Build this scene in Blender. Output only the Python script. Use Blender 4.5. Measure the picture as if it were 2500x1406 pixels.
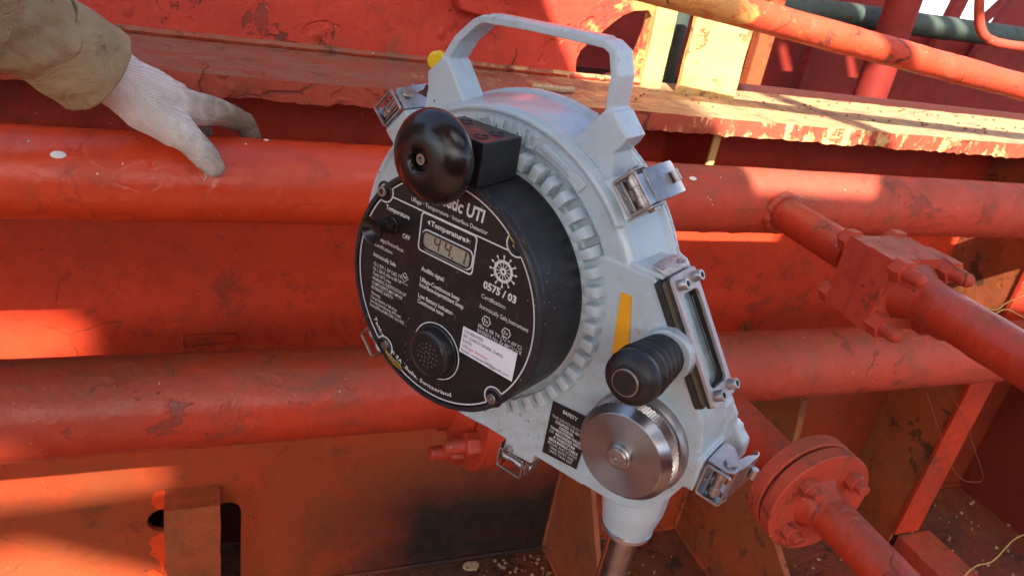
import bpy, bmesh, math, random
from mathutils import Vector, Matrix, noise
random.seed(7)
sc = bpy.context.scene
for o in list(bpy.data.objects): bpy.data.objects.remove(o)
COL = sc.collection
V = Vector
# ------------------------------------------------------------ camera
F = 1850.0
ex = V((4650, 55, 1850)).normalized()
ed = V((-690, -3797, 1850)); ed = (ed - ed.dot(ex) * ex).normalized()
def real(v): return V((v[0], v[1], -v[2]))
ez = -ed
exr, ezr = real(ex), real(ez)
eyr = ezr.cross(exr)
# rows: world axes expressed in camera axes
ROT = Matrix((exr, eyr, ezr))
CAM = V((0, 0, 1.5))
cd = bpy.data.cameras.new('camera'); cam = bpy.data.objects.new('camera', cd); COL.objects.link(cam)
cam.matrix_world = Matrix.Translation(CAM) @ ROT.to_4x4()
cd.sensor_width = 36; cd.lens = 36 * F / 2500; cd.clip_start = 0.02; cd.clip_end = 9000
cd.dof.use_dof = True; cd.dof.focus_distance = 0.66; cd.dof.aperture_fstop = 16
sc.camera = cam
def ray(u, v): return ROT @ V(((u - 1250) / F, (703 - v) / F, -1.0))
def atY(u, v, y): r = ray(u, v); return CAM + r * (y / r[1])
def atZ(u, v, z): r = ray(u, v); return CAM + r * ((z - CAM[2]) / r[2])
# ------------------------------------------------------------ world and sun
SUN = V((-0.35, -1.0, 0.9)).normalized()
el = math.asin(SUN.z)
w = bpy.data.worlds.new('World'); sc.world = w; w.use_nodes = True
nt = w.node_tree; bg = nt.nodes['Background']
sky = nt.nodes.new('ShaderNodeTexSky'); sky.sky_type = 'NISHITA'; sky.sun_disc = False
sky.sun_elevation = el; sky.sun_rotation = math.atan2(SUN.x, SUN.y)
sky.air_density = 1.0; sky.dust_density = 3.0; sky.ozone_density = 1.0
nt.links.new(sky.outputs[0], bg.inputs[0]); bg.inputs[1].default_value = 0.125
sd = bpy.data.lights.new('sun', 'SUN'); sd.energy = 4.8; sd.angle = math.radians(0.5); sd.color = (1, 0.94, 0.84)
so = bpy.data.objects.new('sun', sd); COL.objects.link(so)
so.rotation_euler = (-SUN).to_track_quat('-Z', 'Y').to_euler(); so.location = (-2, -4, 5)
sc.view_settings.view_transform = 'Standard'; sc.view_settings.look = 'None'
sc.view_settings.exposure = 1.78; sc.view_settings.gamma = 1; sc.view_settings.use_curve_mapping = False
sc.render.engine = 'CYCLES'
sc.cycles.max_bounces = 6; sc.cycles.transparent_max_bounces = 8

# ------------------------------------------------------------ node helpers
class NT:
    def __init__(s, name):
        s.m = bpy.data.materials.new(name); s.m.use_nodes = True; s.t = s.m.node_tree
        s.b = s.t.nodes['Principled BSDF']
        s.co = s.n('ShaderNodeTexCoord').outputs['Object']
    def n(s, k): return s.t.nodes.new(k)
    def l(s, a, b): s.t.links.new(a, b)
    def set(s, sock, v):
        if isinstance(v, (int, float, tuple)): sock.default_value = v
        else: s.l(v, sock)
    def noise(s, scale, detail=4, rough=.55, vec=None, dist=0):
        n = s.n('ShaderNodeTexNoise'); s.l(vec or s.co, n.inputs['Vector'])
        n.inputs['Scale'].default_value = scale; n.inputs['Detail'].default_value = detail
        n.inputs['Roughness'].default_value = rough; n.inputs['Distortion'].default_value = dist
        return n.outputs[0]
    def vor(s, scale, feat='F1', vec=None, out='Distance', rnd=1):
        n = s.n('ShaderNodeTexVoronoi'); n.feature = feat; s.l(vec or s.co, n.inputs['Vector'])
        n.inputs['Scale'].default_value = scale; n.inputs['Randomness'].default_value = rnd; return n.outputs[out]
    def ramp(s, f, a, b, lo=0., hi=1.):
        n = s.n('ShaderNodeMapRange'); n.clamp = True; s.set(n.inputs[0], f)
        n.inputs[1].default_value = a; n.inputs[2].default_value = b
        n.inputs[3].default_value = lo; n.inputs[4].default_value = hi; return n.outputs[0]
    def mix(s, f, a, b):
        n = s.n('ShaderNodeMix'); n.data_type = 'RGBA'; s.set(n.inputs[0], f)
        for k, v in ((6, a), (7, b)):
            s.set(n.inputs[k], v + (1,) if isinstance(v, tuple) and len(v) == 3 else v)
        return n.outputs[2]
    def math(s, op, a, b=0.):
        n = s.n('ShaderNodeMath'); n.operation = op; s.set(n.inputs[0], a); s.set(n.inputs[1], b); return n.outputs[0]
    def scale(s, v):
        n = s.n('ShaderNodeMapping'); s.l(s.co, n.inputs[0]); n.inputs['Scale'].default_value = v; return n.outputs[0]
    def xyz(s, i):
        n = s.n('ShaderNodeSeparateXYZ'); s.l(s.co, n.inputs[0]); return n.outputs[i]
    def nz(s):
        g = s.n('ShaderNodeNewGeometry'); n = s.n('ShaderNodeSeparateXYZ'); s.l(g.outputs['Normal'], n.inputs[0]); return n.outputs[2]
    def bump(s, h, dist, strength=1., prev=None):
        n = s.n('ShaderNodeBump'); n.inputs['Strength'].default_value = strength; n.inputs['Distance'].default_value = dist
        s.l(h, n.inputs['Height'])
        if prev is not None: s.l(prev, n.inputs['Normal'])
        return n.outputs[0]
    def done(s, color=None, rough=None, normal=None, metal=None, **kw):
        if color is not None: s.set(s.b.inputs['Base Color'], color + (1,) if isinstance(color, tuple) else color)
        if rough is not None: s.set(s.b.inputs['Roughness'], rough)
        if metal is not None: s.set(s.b.inputs['Metallic'], metal)
        if normal is not None: s.l(normal, s.b.inputs['Normal'])
        for k, v in kw.items(): s.set(s.b.inputs[k.replace('_', ' ')], v)
        return s.m

def paint(name, c1, c2, dirt=(.10, .06, .035), dirt_amt=.5, top=0., rough=.38, bump=1., specks=1., yellow=None, lumps=1., soot=0., stain_shade=0, grit=1., spec=.3, topc=(.17, .085, .042)):
    """old ship paint: tone drift, grime, blisters, drips, pale splashes"""
    s = NT(name)
    big = s.noise(3.2, 5, .6); mid = s.noise(19, 5, .62); fine = s.noise(150, 4, .6)
    c = s.mix(s.ramp(big, .36, .64), c1, c2)
    c = s.mix(s.ramp(mid, .50, .72, 0, .55), c, tuple(x * .62 for x in c1))
    c = s.mix(s.ramp(s.noise(47, 6, .7), .55, .75, 0, .35), c, tuple(min(1, x * 1.5 + .03) for x in c2))
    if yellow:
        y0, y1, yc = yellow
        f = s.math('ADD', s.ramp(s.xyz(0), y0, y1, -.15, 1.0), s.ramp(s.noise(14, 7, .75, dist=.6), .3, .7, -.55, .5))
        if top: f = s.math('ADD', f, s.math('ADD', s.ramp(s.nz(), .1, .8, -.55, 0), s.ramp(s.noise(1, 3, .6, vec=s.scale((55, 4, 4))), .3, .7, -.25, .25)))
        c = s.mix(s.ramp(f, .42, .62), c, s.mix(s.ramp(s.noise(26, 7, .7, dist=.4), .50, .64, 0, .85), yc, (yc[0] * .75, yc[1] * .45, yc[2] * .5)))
    d = s.noise(9, 7, .74, dist=.5)
    c = s.mix(s.ramp(d, .55, .70, 0, dirt_amt), c, dirt)
    if top:
        f = s.math('MULTIPLY', s.ramp(s.nz(), .25, .95), s.ramp(s.noise(22, 6, .7), .32, .62, .12, 1.))
        c = s.mix(s.math('MULTIPLY', f, top), c, topc)
    if soot:
        f = s.math('MULTIPLY', s.ramp(s.noise(2.3, 5, .6), .44, .62), s.ramp(s.noise(33, 8, .8), .3, .6, .4, 1))
        c = s.mix(s.math('MULTIPLY', f, soot), c, (.035, .026, .02))
    if stain_shade:
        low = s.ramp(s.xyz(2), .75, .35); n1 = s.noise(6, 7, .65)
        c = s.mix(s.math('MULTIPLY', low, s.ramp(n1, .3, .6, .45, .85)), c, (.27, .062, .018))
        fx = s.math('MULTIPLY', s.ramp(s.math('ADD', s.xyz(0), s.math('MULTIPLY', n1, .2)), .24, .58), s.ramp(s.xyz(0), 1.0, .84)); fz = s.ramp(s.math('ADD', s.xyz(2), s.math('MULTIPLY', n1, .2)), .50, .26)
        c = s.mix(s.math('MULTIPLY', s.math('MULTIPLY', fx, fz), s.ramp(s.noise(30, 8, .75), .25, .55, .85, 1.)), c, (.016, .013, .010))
        fr = s.math('MULTIPLY', s.ramp(s.xyz(0), 1.2, 2.0), s.ramp(s.xyz(2), .8, .45)); c = s.mix(s.math('MULTIPLY', fr, .8), c, (.14, .016, .008))  # shade of the lower right wall painted into the colour
        us = s.ramp(s.xyz(2), .98, 1.12); c = s.mix(s.math('MULTIPLY', us, .7), c, (.12, .010, .006))  # shade under the shelf painted into the wall colour
    # rust pits and pale specks
    v = s.vor(38); m = s.ramp(s.noise(5, 3), .50, .6)
    pit = s.math('MULTIPLY', s.ramp(v, .07, .12, 1, 0), m)
    c = s.mix(s.math('MULTIPLY', pit, .75), c, (.045, .02, .014))
    v2 = s.vor(57); m2 = s.ramp(s.noise(8.3, 2, vec=s.scale((1.3, 1.1, .9))), .54, .60)
    sp = s.math('MULTIPLY', s.ramp(v2, .045, .085, 1, 0), m2)
    c = s.mix(s.math('MULTIPLY', sp, .85 * specks), c, (.72, .66, .52))
    cm = s.ramp(s.noise(2.7, 3, .5, vec=s.scale((1, 1.2, 1.4))), .47, .56)
    chipm = s.math('MULTIPLY', s.ramp(s.noise(15, 7, .72, dist=.3), .585, .60), cm)
    c = s.mix(s.math('MULTIPLY', chipm, .8 * grit), c, tuple(x * .35 + .012 for x in dirt))
    wob = s.n('ShaderNodeVectorMath'); wob.operation = 'ADD'; nn_ = s.n('ShaderNodeTexNoise'); s.l(s.co, nn_.inputs['Vector']); nn_.inputs['Scale'].default_value = 21; nn_.inputs['Detail'].default_value = 5
    sc2 = s.n('ShaderNodeVectorMath'); sc2.operation = 'SCALE'; s.l(nn_.outputs['Color'], sc2.inputs[0]); sc2.inputs['Scale'].default_value = .05
    s.l(s.co, wob.inputs[0]); s.l(sc2.outputs[0], wob.inputs[1])
    crk = s.math('MULTIPLY', s.ramp(s.vor(9, 'DISTANCE_TO_EDGE', wob.outputs[0]), .010, .022, 1, 0), s.ramp(s.noise(4.1, 2), .56, .60))
    c = s.mix(s.math('MULTIPLY', crk, .85 * grit), c, (.05, .018, .012))
    speck = s.math('MULTIPLY', s.ramp(s.noise(210, 3, .6), .62, .68), s.ramp(s.noise(11, 4), .45, .62))
    c = s.mix(s.math('MULTIPLY', speck, .7 * grit), c, (.06, .028, .02))
    # relief: orange peel, blisters, runs
    bl = s.ramp(s.vor(24, vec=s.scale((1, 1, .7))), .0, .22, 1, 0)
    blm = s.math('MULTIPLY', bl, s.ramp(s.noise(6.1, 3), .49, .62))
    run = s.noise(1, 4, .5, vec=s.scale((42, 42, 7)))
    chip = s.ramp(s.noise(11, 3, .5, dist=.2), .60, .63)
    h = s.math('ADD', s.math('MULTIPLY', blm, .9 * lumps), s.math('MULTIPLY', run, .5))
    h = s.math('ADD', h, s.math('MULTIPLY', fine, .16))
    h = s.math('ADD', h, s.math('MULTIPLY', s.noise(52, 5, .6), .4))
    h = s.math('SUBTRACT', h, s.math('MULTIPLY', chip, .3 * lumps))
    h = s.math('SUBTRACT', h, s.math('MULTIPLY', s.math('ADD', chipm, crk), .35 * grit))
    nrm = s.bump(h, .0022 * bump)
    r = s.ramp(mid, .3, .75, rough, min(1, rough + .3))
    return s.done(c, r, nrm, Specular_IOR_Level=spec)

RED = (.56, .036, .014); RED2 = (.42, .035, .018)
M = {}
M['pipe_hot'] = paint('paint orange red', (.62, .052, .009), (.50, .044, .012), dirt_amt=.35, rough=.24, bump=1., spec=.5, grit=.25)
M['pipe_low'] = paint('paint worn red', (.52, .042, .013), (.36, .042, .020), dirt_amt=.7, top=.6, rough=.27, bump=1.5, spec=.45, grit=.6)
M['pipe_dusty'] = paint('paint dusty red', (.52, .055, .026), (.42, .062, .034), dirt=(.15, .07, .035), dirt_amt=.7, top=.6, rough=.5, bump=1.7, grit=.55)
M['wall'] = paint('paint wall red', (.62, .046, .012), (.52, .043, .012), dirt=(.12, .05, .02), dirt_amt=.35, rough=.5, bump=.9, specks=.4, soot=.25, stain_shade=1, grit=.45)
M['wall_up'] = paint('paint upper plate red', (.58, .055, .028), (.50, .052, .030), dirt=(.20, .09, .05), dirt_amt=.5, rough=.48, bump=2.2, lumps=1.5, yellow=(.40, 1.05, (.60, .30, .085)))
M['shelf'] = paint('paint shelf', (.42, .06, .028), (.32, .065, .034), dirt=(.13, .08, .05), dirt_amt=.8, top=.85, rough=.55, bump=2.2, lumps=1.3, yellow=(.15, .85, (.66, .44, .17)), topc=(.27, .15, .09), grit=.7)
M['brown'] = paint('paint browned red', (.40, .075, .022), (.26, .085, .03), dirt=(.10, .055, .022), dirt_amt=.8, rough=.55, bump=1., specks=.6, soot=.4)
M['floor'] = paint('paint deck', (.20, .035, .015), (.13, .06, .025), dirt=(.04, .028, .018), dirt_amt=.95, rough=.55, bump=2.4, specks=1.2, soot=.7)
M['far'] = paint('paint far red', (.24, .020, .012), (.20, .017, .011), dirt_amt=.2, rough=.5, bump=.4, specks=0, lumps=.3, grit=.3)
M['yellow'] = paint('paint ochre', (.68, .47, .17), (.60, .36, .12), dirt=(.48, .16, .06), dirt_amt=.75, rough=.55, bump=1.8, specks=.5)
M['rail'] = paint('paint rail', (.56, .05, .02), (.52, .07, .025), dirt=(.2, .09, .05), dirt_amt=.5, rough=.42, bump=1.3, yellow=(1.02, .6, (.62, .30, .08)))
M['green'] = paint('dark green pipe paint', (.045, .060, .045), (.06, .08, .07), dirt=(.03, .03, .025), dirt_amt=.5, rough=.5, bump=.6, specks=.5)
M['orange'] = paint('fresh orange paint', (.80, .075, .012), (.74, .06, .012), dirt_amt=.1, rough=.45, specks=0)

def simple(name, col, rough=.5, metal=0., bscale=0, bdist=0., var=.12, vs=40, **kw):
    s = NT(name)
    c = s.mix(s.ramp(s.noise(vs, 6, .65), .35, .65), tuple(x * (1 - var) for x in col), tuple(min(1, x * (1 + var)) for x in col))
    nrm = s.bump(s.noise(bscale, 5, .6), bdist) if bscale else None
    r = s.ramp(s.noise(vs * 1.7, 5, .6), .3, .7, max(0, rough - .07), rough + .09)
    return s.done(c, r, nrm, metal, **kw)

def grey_paint():
    s = NT('grey blue casting enamel')
    c = s.mix(s.ramp(s.noise(9, 4), .3, .7), (.40, .50, .545), (.45, .55, .595))
    c = s.mix(s.ramp(s.noise(17, 6, .72, dist=.4), .47, .68, 0, .6), c, (.31, .29, .25))
    c = s.mix(s.math('MULTIPLY', s.ramp(s.noise(85, 7, .78), .57, .64), s.ramp(s.noise(9.5, 3), .46, .60, 0, .75)), c, (.17, .13, .10))
    v = s.ramp(s.vor(70), .06, .10, 1, 0); c = s.mix(s.math('MULTIPLY', v, s.ramp(s.noise(21, 2), .52, .58, 0, .9)), c, (.03, .03, .035))
    h = s.math('ADD', s.noise(55, 5, .6), s.math('MULTIPLY', s.noise(260, 3), .25))
    g = s.n('ShaderNodeNewGeometry'); c = s.mix(s.math('MULTIPLY', s.ramp(g.outputs['Pointiness'], .53, .58), s.ramp(s.noise(60, 5, .7), .40, .60, 0, .5)), c, (.58, .65, .69))
    return s.done(c, s.ramp(s.noise(20, 5), .3, .7, .26, .40), s.bump(h, .0005), None, Coat_Weight=.5, Coat_Roughness=.1)
M['grey'] = grey_paint()
M['black'] = simple('black semi matt plastic', (.012, .012, .014), .33, 0, 300, .0002, .4, 90)
M['barrel'] = simple('black cast barrel', (.014, .015, .018), .42, 0, 180, .0004, .4, 60)
M['knob'] = simple('glossy bakelite', (.012, .008, .007), .22, 0, 30, .0001, .3, 50)
M['face'] = simple('black face film', (.008, .008, .009), .36, 0, 500, .0001, .5, 120)
def dusty(name, col, rough, amt):
    s = NT(name)
    c = s.mix(s.ramp(s.noise(60, 7, .7), .5, .75, 0, amt), col, (.10, .095, .085))
    sp = s.math('MULTIPLY', s.ramp(s.vor(150), .07, .12, 1, 0), s.ramp(s.noise(23, 2), .52, .58)); c = s.mix(s.math('MULTIPLY', sp, .8), c, (.35, .33, .30))
    st_ = s.ramp(s.noise(1, 5, .6, vec=s.scale((300, 300, 25))), .66, .72); c = s.mix(s.math('MULTIPLY', st_, .35), c, (.16, .15, .14))
    return s.done(c, s.ramp(s.noise(35, 6, .7), .3, .7, rough - .08, rough + .15), s.bump(s.noise(240, 4), .0003))
M['face'] = dusty('black face film worn', (.008, .008, .009), .36, .18)
M['barrel'] = dusty('black barrel paint worn', (.013, .014, .017), .42, .25)
M['rubber'] = simple('black rubber', (.010, .010, .010), .42, 0, 260, .0004, .4, 60)
M['gasket'] = simple('dark rubber gasket', (.020, .019, .015), .5, 0, 120, .0008, .5, 60)
M['steel'] = simple('stainless steel', (.40, .375, .36), .36, 1., 160, .00005, .22, 45)
M['steel_dark'] = simple('stained steel tube', (.24, .22, .21), .30, 1., 60, .0002, .35, 26)
M['steel_frame'] = simple('satin steel', (.46, .42, .42), .5, .65, 500, .0002, .12, 60)
M['print'] = simple('pale print', (.62, .63, .64), .5, 0, var=.12, vs=300)
M['printred'] = simple('red print', (.65, .04, .04), .6)
M['printdark'] = simple('dark print', (.03, .04, .08), .6)
M['lcd'] = simple('lcd glass', (.30, .285, .215), .22, 0, var=.1, vs=60)
M['lcdseg'] = simple('lcd segments', (.045, .045, .035), .3)
M['lcdrim'] = simple('lcd inner rim', (.05, .05, .045), .35)
M['paper'] = simple('white label paper', (.72, .74, .80), .55, var=.04)
M['sticker_orange'] = simple('orange tape', (.80, .36, .008), .4, var=.05)
M['label'] = simple('black label', (.010, .010, .011), .4)
M['plate'] = simple('etched aluminium plate', (.50, .47, .46), .45, .35, 900, .0006, .25, 200)
M['glue'] = simple('yellow brown glue', (.20, .13, .02), .15, var=.3, vs=120)
M['glandyellow'] = simple('yellow plastic cap', (.75, .50, .01), .25)
M['void'] = simple('dark void', (.02, .008, .006), .8)
M['wire'] = simple('pale twine', (.55, .38, .12), .7)
M['wirebrown'] = simple('rusty wire', (.20, .07, .03), .7)
M['flake'] = simple('paint flakes', (.42, .30, .17), .7, var=.5, vs=300)
M['splash'] = simple('white paint splash', (.70, .68, .60), .45, var=.1)
M['sea'] = simple('sea water', (.05, .08, .09), .35)
def brushed():
    s = NT('brushed steel cap')
    tg = s.n('ShaderNodeTangent'); tg.direction_type = 'RADIAL'; tg.axis = 'Y'
    s.l(tg.outputs[0], s.b.inputs['Tangent'])
    c = s.mix(s.ramp(s.noise(60, 8, .7), .5, .75, 0, .6), (.34, .35, .37), (.20, .20, .20))
    return s.done(c, .34, None, 1., Anisotropic=.85, Anisotropic_Rotation=.25)
M['brushed'] = brushed()
def glove():
    s = NT('knitted cotton')
    wv = s.n('ShaderNodeTexWave'); wv.bands_direction = 'DIAGONAL'
    mp = s.n('ShaderNodeMapping'); s.l(s.co, mp.inputs[0]); mp.inputs['Rotation'].default_value = (0, math.radians(62), 0)
    wv.bands_direction = 'X'; s.l(mp.outputs[0], wv.inputs[0])
    wv.inputs['Scale'].default_value = 120; wv.inputs['Distortion'].default_value = 1.2; wv.inputs['Detail'].default_value = 2
    kn = s.vor(520, vec=s.scale((1, 1, .6)))
    h = s.math('ADD', s.math('MULTIPLY', wv.outputs[1], .8), kn)
    d = s.math('ADD', s.ramp(s.noise(22, 8, .7), .38, .66, 0, .6), s.ramp(s.xyz(0), -.05, .035, -.35, .75))
    c = s.mix(s.ramp(d, .0, .9), (.74, .68, .60), (.19, .14, .075))
    c = s.mix(s.ramp(wv.outputs[1], .1, .45, .3, 0), c, (.30, .26, .23))
    return s.done(c, .9, s.bump(h, .0009))
M['glove'] = glove()
def cloth():
    s = NT('khaki cotton drill')
    c = s.mix(s.ramp(s.noise(14, 8, .7), .35, .65), (.42, .32, .17), (.31, .23, .115))
    c = s.mix(s.ramp(s.noise(31, 9, .75), .56, .70, 0, .8), c, (.10, .075, .045))
    c = s.mix(s.ramp(s.noise(24, 4, .6, vec=s.scale((1, 1.3, .8))), .68, .71), c, (.50, .06, .02))
    h = s.math('ADD', s.noise(24, 5, .6, dist=.8), s.math('MULTIPLY', s.noise(700, 2), .08))
    return s.done(c, .85, s.bump(h, .008))
M['cloth'] = cloth()

# ------------------------------------------------------------ mesh helpers
def link(name, me, mat, parent=None, ang=35, **props):
    o = bpy.data.objects.new(name, me); COL.objects.link(o)
    if mat is not None: me.materials.append(mat)
    for p in me.polygons: p.use_smooth = True
    if ang is not None: me.set_sharp_from_angle(angle=math.radians(ang))
    if parent is not None: o.parent = parent
    for k, v in props.items(): o[k] = v
    return o
class MB:
    def __init__(s): s.v = []; s.f = []
    def add(s, vs, fs, mtx=None):
        n = len(s.v); s.v += [tuple(mtx @ V(v)) if mtx is not None else tuple(v) for v in vs]
        s.f += [tuple(i + n for i in f) for f in fs]; return s
    def box(s, x0, x1, y0, y1, z0, z1, mtx=None):
        vs = [(x, y, z) for x in (x0, x1) for y in (y0, y1) for z in (z0, z1)]
        return s.add(vs, [(0, 1, 3, 2), (4, 6, 7, 5), (0, 4, 5, 1), (2, 3, 7, 6), (0, 2, 6, 4), (1, 5, 7, 3)], mtx)
    def prism(s, poly, y0, y1, mtx=None, poly2=None):
        """poly in (x,z); extruded y0->y1"""
        n = len(poly); p2 = poly2 or poly
        vs = [(a, y0, b) for a, b in poly] + [(a, y1, b) for a, b in p2]
        fs = [tuple(range(n)), tuple(range(2 * n - 1, n - 1, -1))] + [(i, i + n, (i + 1) % n + n, (i + 1) % n) for i in range(n)]
        return s.add(vs, fs, mtx)
    def ring(s, po, pi, y0, y1, mtx=None):
        n = len(po)
        vs = [(a, y, b) for y in (y0, y1) for P in (po, pi) for a, b in P]
        fs = []
        for i in range(n):
            j = (i + 1) % n
            fs += [(i, j, n + j, n + i), (2 * n + i, 3 * n + i, 3 * n + j, 2 * n + j), (i, 2 * n + i, 2 * n + j, j), (n + i, n + j, 3 * n + j, 3 * n + i)]
        return s.add(vs, fs, mtx)
    def lathe(s, prof, n=48, mtx=None, a0=0, a1=2 * math.pi):
        """prof = (radius, y) along the y axis"""
        full = abs(a1 - a0 - 2 * math.pi) < 1e-6; m = n if full else n + 1
        vs = []; k = len(prof)
        for i in range(m):
            t = a0 + (a1 - a0) * i / n; c, q = math.cos(t), math.sin(t)
            vs += [(r * c, y, r * q) for r, y in prof]
        fs = []
        for i in range(n):
            j = (i + 1) % m
            for p in range(k - 1):
                fs.append((i * k + p, i * k + p + 1, j * k + p + 1, j * k + p))
        return s.add(vs, fs, mtx)
    def cyl(s, p0, p1, r0, r1=None, n=20, cap=True):
        p0, p1 = V(p0), V(p1); r1 = r0 if r1 is None else r1
        q = (p1 - p0).to_track_quat('Z', 'Y').to_matrix().to_4x4(); L = (p1 - p0).length
        m = Matrix.Translation(p0) @ q
        vs = [(r * math.cos(2 * math.pi * i / n), r * math.sin(2 * math.pi * i / n), z) for r, z in ((r0, 0), (r1, L)) for i in range(n)]
        fs = [(i, (i + 1) % n, (i + 1) % n + n, i + n) for i in range(n)]
        if cap: fs += [tuple(range(n - 1, -1, -1)), tuple(range(n, 2 * n))]
        return s.add(vs, fs, m)
    def tube(s, pts, r, n=8, cap=True):
        pts = [V(p) for p in pts]; k = len(pts); vs = []; up = V((0.13, 0.2, 1)).normalized()
        for i, p in enumerate(pts):
            d = (pts[min(i + 1, k - 1)] - pts[max(i - 1, 0)]).normalized()
            a = d.cross(up).normalized(); b = a.cross(d).normalized(); up = b
            rr = r[i] if isinstance(r, (list, tuple)) else r
            vs += [p + a * rr * math.cos(2 * math.pi * j / n) + b * rr * math.sin(2 * math.pi * j / n) for j in range(n)]
        fs = [(i * n + j, i * n + (j + 1) % n, (i + 1) * n + (j + 1) % n, (i + 1) * n + j) for i in range(k - 1) for j in range(n)]
        if cap: fs += [tuple(range(n - 1, -1, -1)), tuple(range((k - 1) * n, k * n))]
        return s.add(vs, fs)
    def sphere(s, c, r, n=12, sc_=(1, 1, 1), mtx=None):
        vs = []; fs = []
        for i in range(n + 1):
            t = math.pi * i / n
            for j in range(2 * n):
                p = math.pi * j / n
                q = V((math.sin(t) * math.cos(p) * sc_[0], math.sin(t) * math.sin(p) * sc_[1], math.cos(t) * sc_[2])) * r
                if mtx is not None: q = mtx @ q
                vs.append(V(c) + q)
        for i in range(n):
            for j in range(2 * n):
                fs.append((i * 2 * n + j, (i + 1) * 2 * n + j, (i + 1) * 2 * n + (j + 1) % (2 * n), i * 2 * n + (j + 1) % (2 * n)))
        return s.add(vs, fs)
    def mesh(s, name='m', weld=True):
        me = bpy.data.meshes.new(name); me.from_pydata([tuple(v) for v in s.v], [], s.f)
        bm = bmesh.new(); bm.from_mesh(me)
        if weld: bmesh.ops.remove_doubles(bm, verts=bm.verts, dist=1e-6)
        bmesh.ops.recalc_face_normals(bm, faces=bm.faces); bm.to_mesh(me); bm.free(); return me
    def build(s, name, mat, parent=None, ang=35, bev=0, seg=2, loc=None, weld=True, **props):
        o = link(name, s.mesh(name, weld), mat, parent, ang, **props)
        if bev:
            b = o.modifiers.new('bevel', 'BEVEL'); b.width = bev; b.segments = seg; b.limit_method = 'ANGLE'; b.angle_limit = math.radians(30)
        if loc: o.location = loc
        return o
def rough_slab(x0, x1, y0, y1, z0, z1, step, amp, edge=None, freq=14):
    """a subdivided slab whose surface and rims are uneven"""
    bm = bmesh.new(); nx, ny, nz = [max(1, int(round(abs(b - a) / step))) for a, b in ((x0, x1), (y0, y1), (z0, z1))]
    mb = MB()
    def grid(f, n, m):
        vs = [f(i / n, j / m) for i in range(n + 1) for j in range(m + 1)]
        fs = [(i * (m + 1) + j, (i + 1) * (m + 1) + j, (i + 1) * (m + 1) + j + 1, i * (m + 1) + j + 1) for i in range(n) for j in range(m)]
        mb.add(vs, fs)
    X = lambda t: x0 + (x1 - x0) * t
    Y = lambda t: y0 + (y1 - y0) * t
    Z = lambda t: z0 + (z1 - z0) * t
    grid(lambda a, b: (X(a), Y(b), z0), nx, ny); grid(lambda a, b: (X(a), Y(b), z1), nx, ny)
    grid(lambda a, b: (X(a), y0, Z(b)), nx, nz); grid(lambda a, b: (X(a), y1, Z(b)), nx, nz)
    grid(lambda a, b: (x0, Y(a), Z(b)), ny, nz); grid(lambda a, b: (x1, Y(a), Z(b)), ny, nz)
    me = mb.mesh()
    for v in me.vertices:
        p = v.co.copy(); q = noise.noise_vector(p * freq) * amp + noise.noise_vector(p * freq * 4) * amp * .45
        v.co += q
        if edge: edge(v, p)
    bm.free(); return me
def rough_pipe(p0, p1, r, name, mat, parent=None, amp=.0006, step=.012, n=56, **props):
    p0, p1 = V(p0), V(p1); L = (p1 - p0).length; k = max(2, int(L / step))
    mb = MB(); mb.tube([p0.lerp(p1, i / k) for i in range(k + 1)], r, n)
    me = mb.mesh()
    ax = (p1 - p0).normalized()
    for v in me.vertices:
        rel = v.co - p0; rad = rel - ax * rel.dot(ax)
        if rad.length < 1e-4: continue
        q = v.co * 9; d = noise.noise(q) * amp + noise.noise(v.co * 40) * amp * .5
        # hanging drips under the pipe
        if rad.normalized().z < -.75: d += max(0, noise.noise(V((v.co.x * 60, v.co.y * 60, 3))) - .35) * .006
        v.co += rad.normalized() * d
    return link(name, me, mat, parent, 60, **props)
def rough_weld(c, ax, r, rr, name, mat, parent):
    """lumpy weld bead round a pipe"""
    ax = V(ax).normalized(); q = ax.to_track_quat('Z', 'Y').to_matrix(); pts = []; rad = []
    n = 72
    for i in range(n + 1):
        t = 2 * math.pi * i / n
        pts.append(V(c) + q @ V((r * math.cos(t), r * math.sin(t), 0)) + ax * .002 * noise.noise(V((math.cos(t) * 4, math.sin(t) * 4, c[0] * 9))))
        rad.append(rr * (1 + .3 * noise.noise(V((math.cos(t) * 3, math.sin(t) * 3, c[1] * 9 + c[0])))))
    return MB().tube(pts, rad, 8, False).build(name, mat, parent, 60)
def empty(name, loc=(0, 0, 0), rz=0, **props):
    o = bpy.data.objects.new(name, None); COL.objects.link(o); o.location = loc; o.rotation_euler = (0, 0, rz)
    o.empty_display_size = .05
    for k, v in props.items(): o[k] = v
    return o
def tag(o, label, cat, group=None):
    o['label'] = label; o['category'] = cat
    if group: o['group'] = group
    return o
def st(o): o['kind'] = 'structure'; return o
def remesh(o, vox, smooth=3, fac=.5):
    r = o.modifiers.new('r', 'REMESH'); r.mode = 'VOXEL'; r.voxel_size = vox; r.use_smooth_shade = True
    if smooth:
        s = o.modifiers.new('s', 'SMOOTH'); s.factor = fac; s.iterations = smooth
    dg = bpy.context.evaluated_depsgraph_get(); me = bpy.data.meshes.new_from_object(o.evaluated_get(dg))
    o.modifiers.clear(); o.data = me
    for p in me.polygons: p.use_smooth = True
    return o
def circ(cx, cz, r, n=32, a0=0, a1=360):
    full = a1 - a0 >= 360; m = n if full else n + 1
    return [(cx + r * math.cos(math.radians(a0 + (a1 - a0) * i / n)), cz + r * math.sin(math.radians(a0 + (a1 - a0) * i / n))) for i in range(m)]
def rrect(x0, x1, z0, z1, r, k=6):
    out = []
    for cx, cz, a in ((x1 - r, z1 - r, 0), (x0 + r, z1 - r, 90), (x0 + r, z0 + r, 180), (x1 - r, z0 + r, 270)):
        out += circ(cx, cz, r, k, a, a + 90)
    return out
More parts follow.
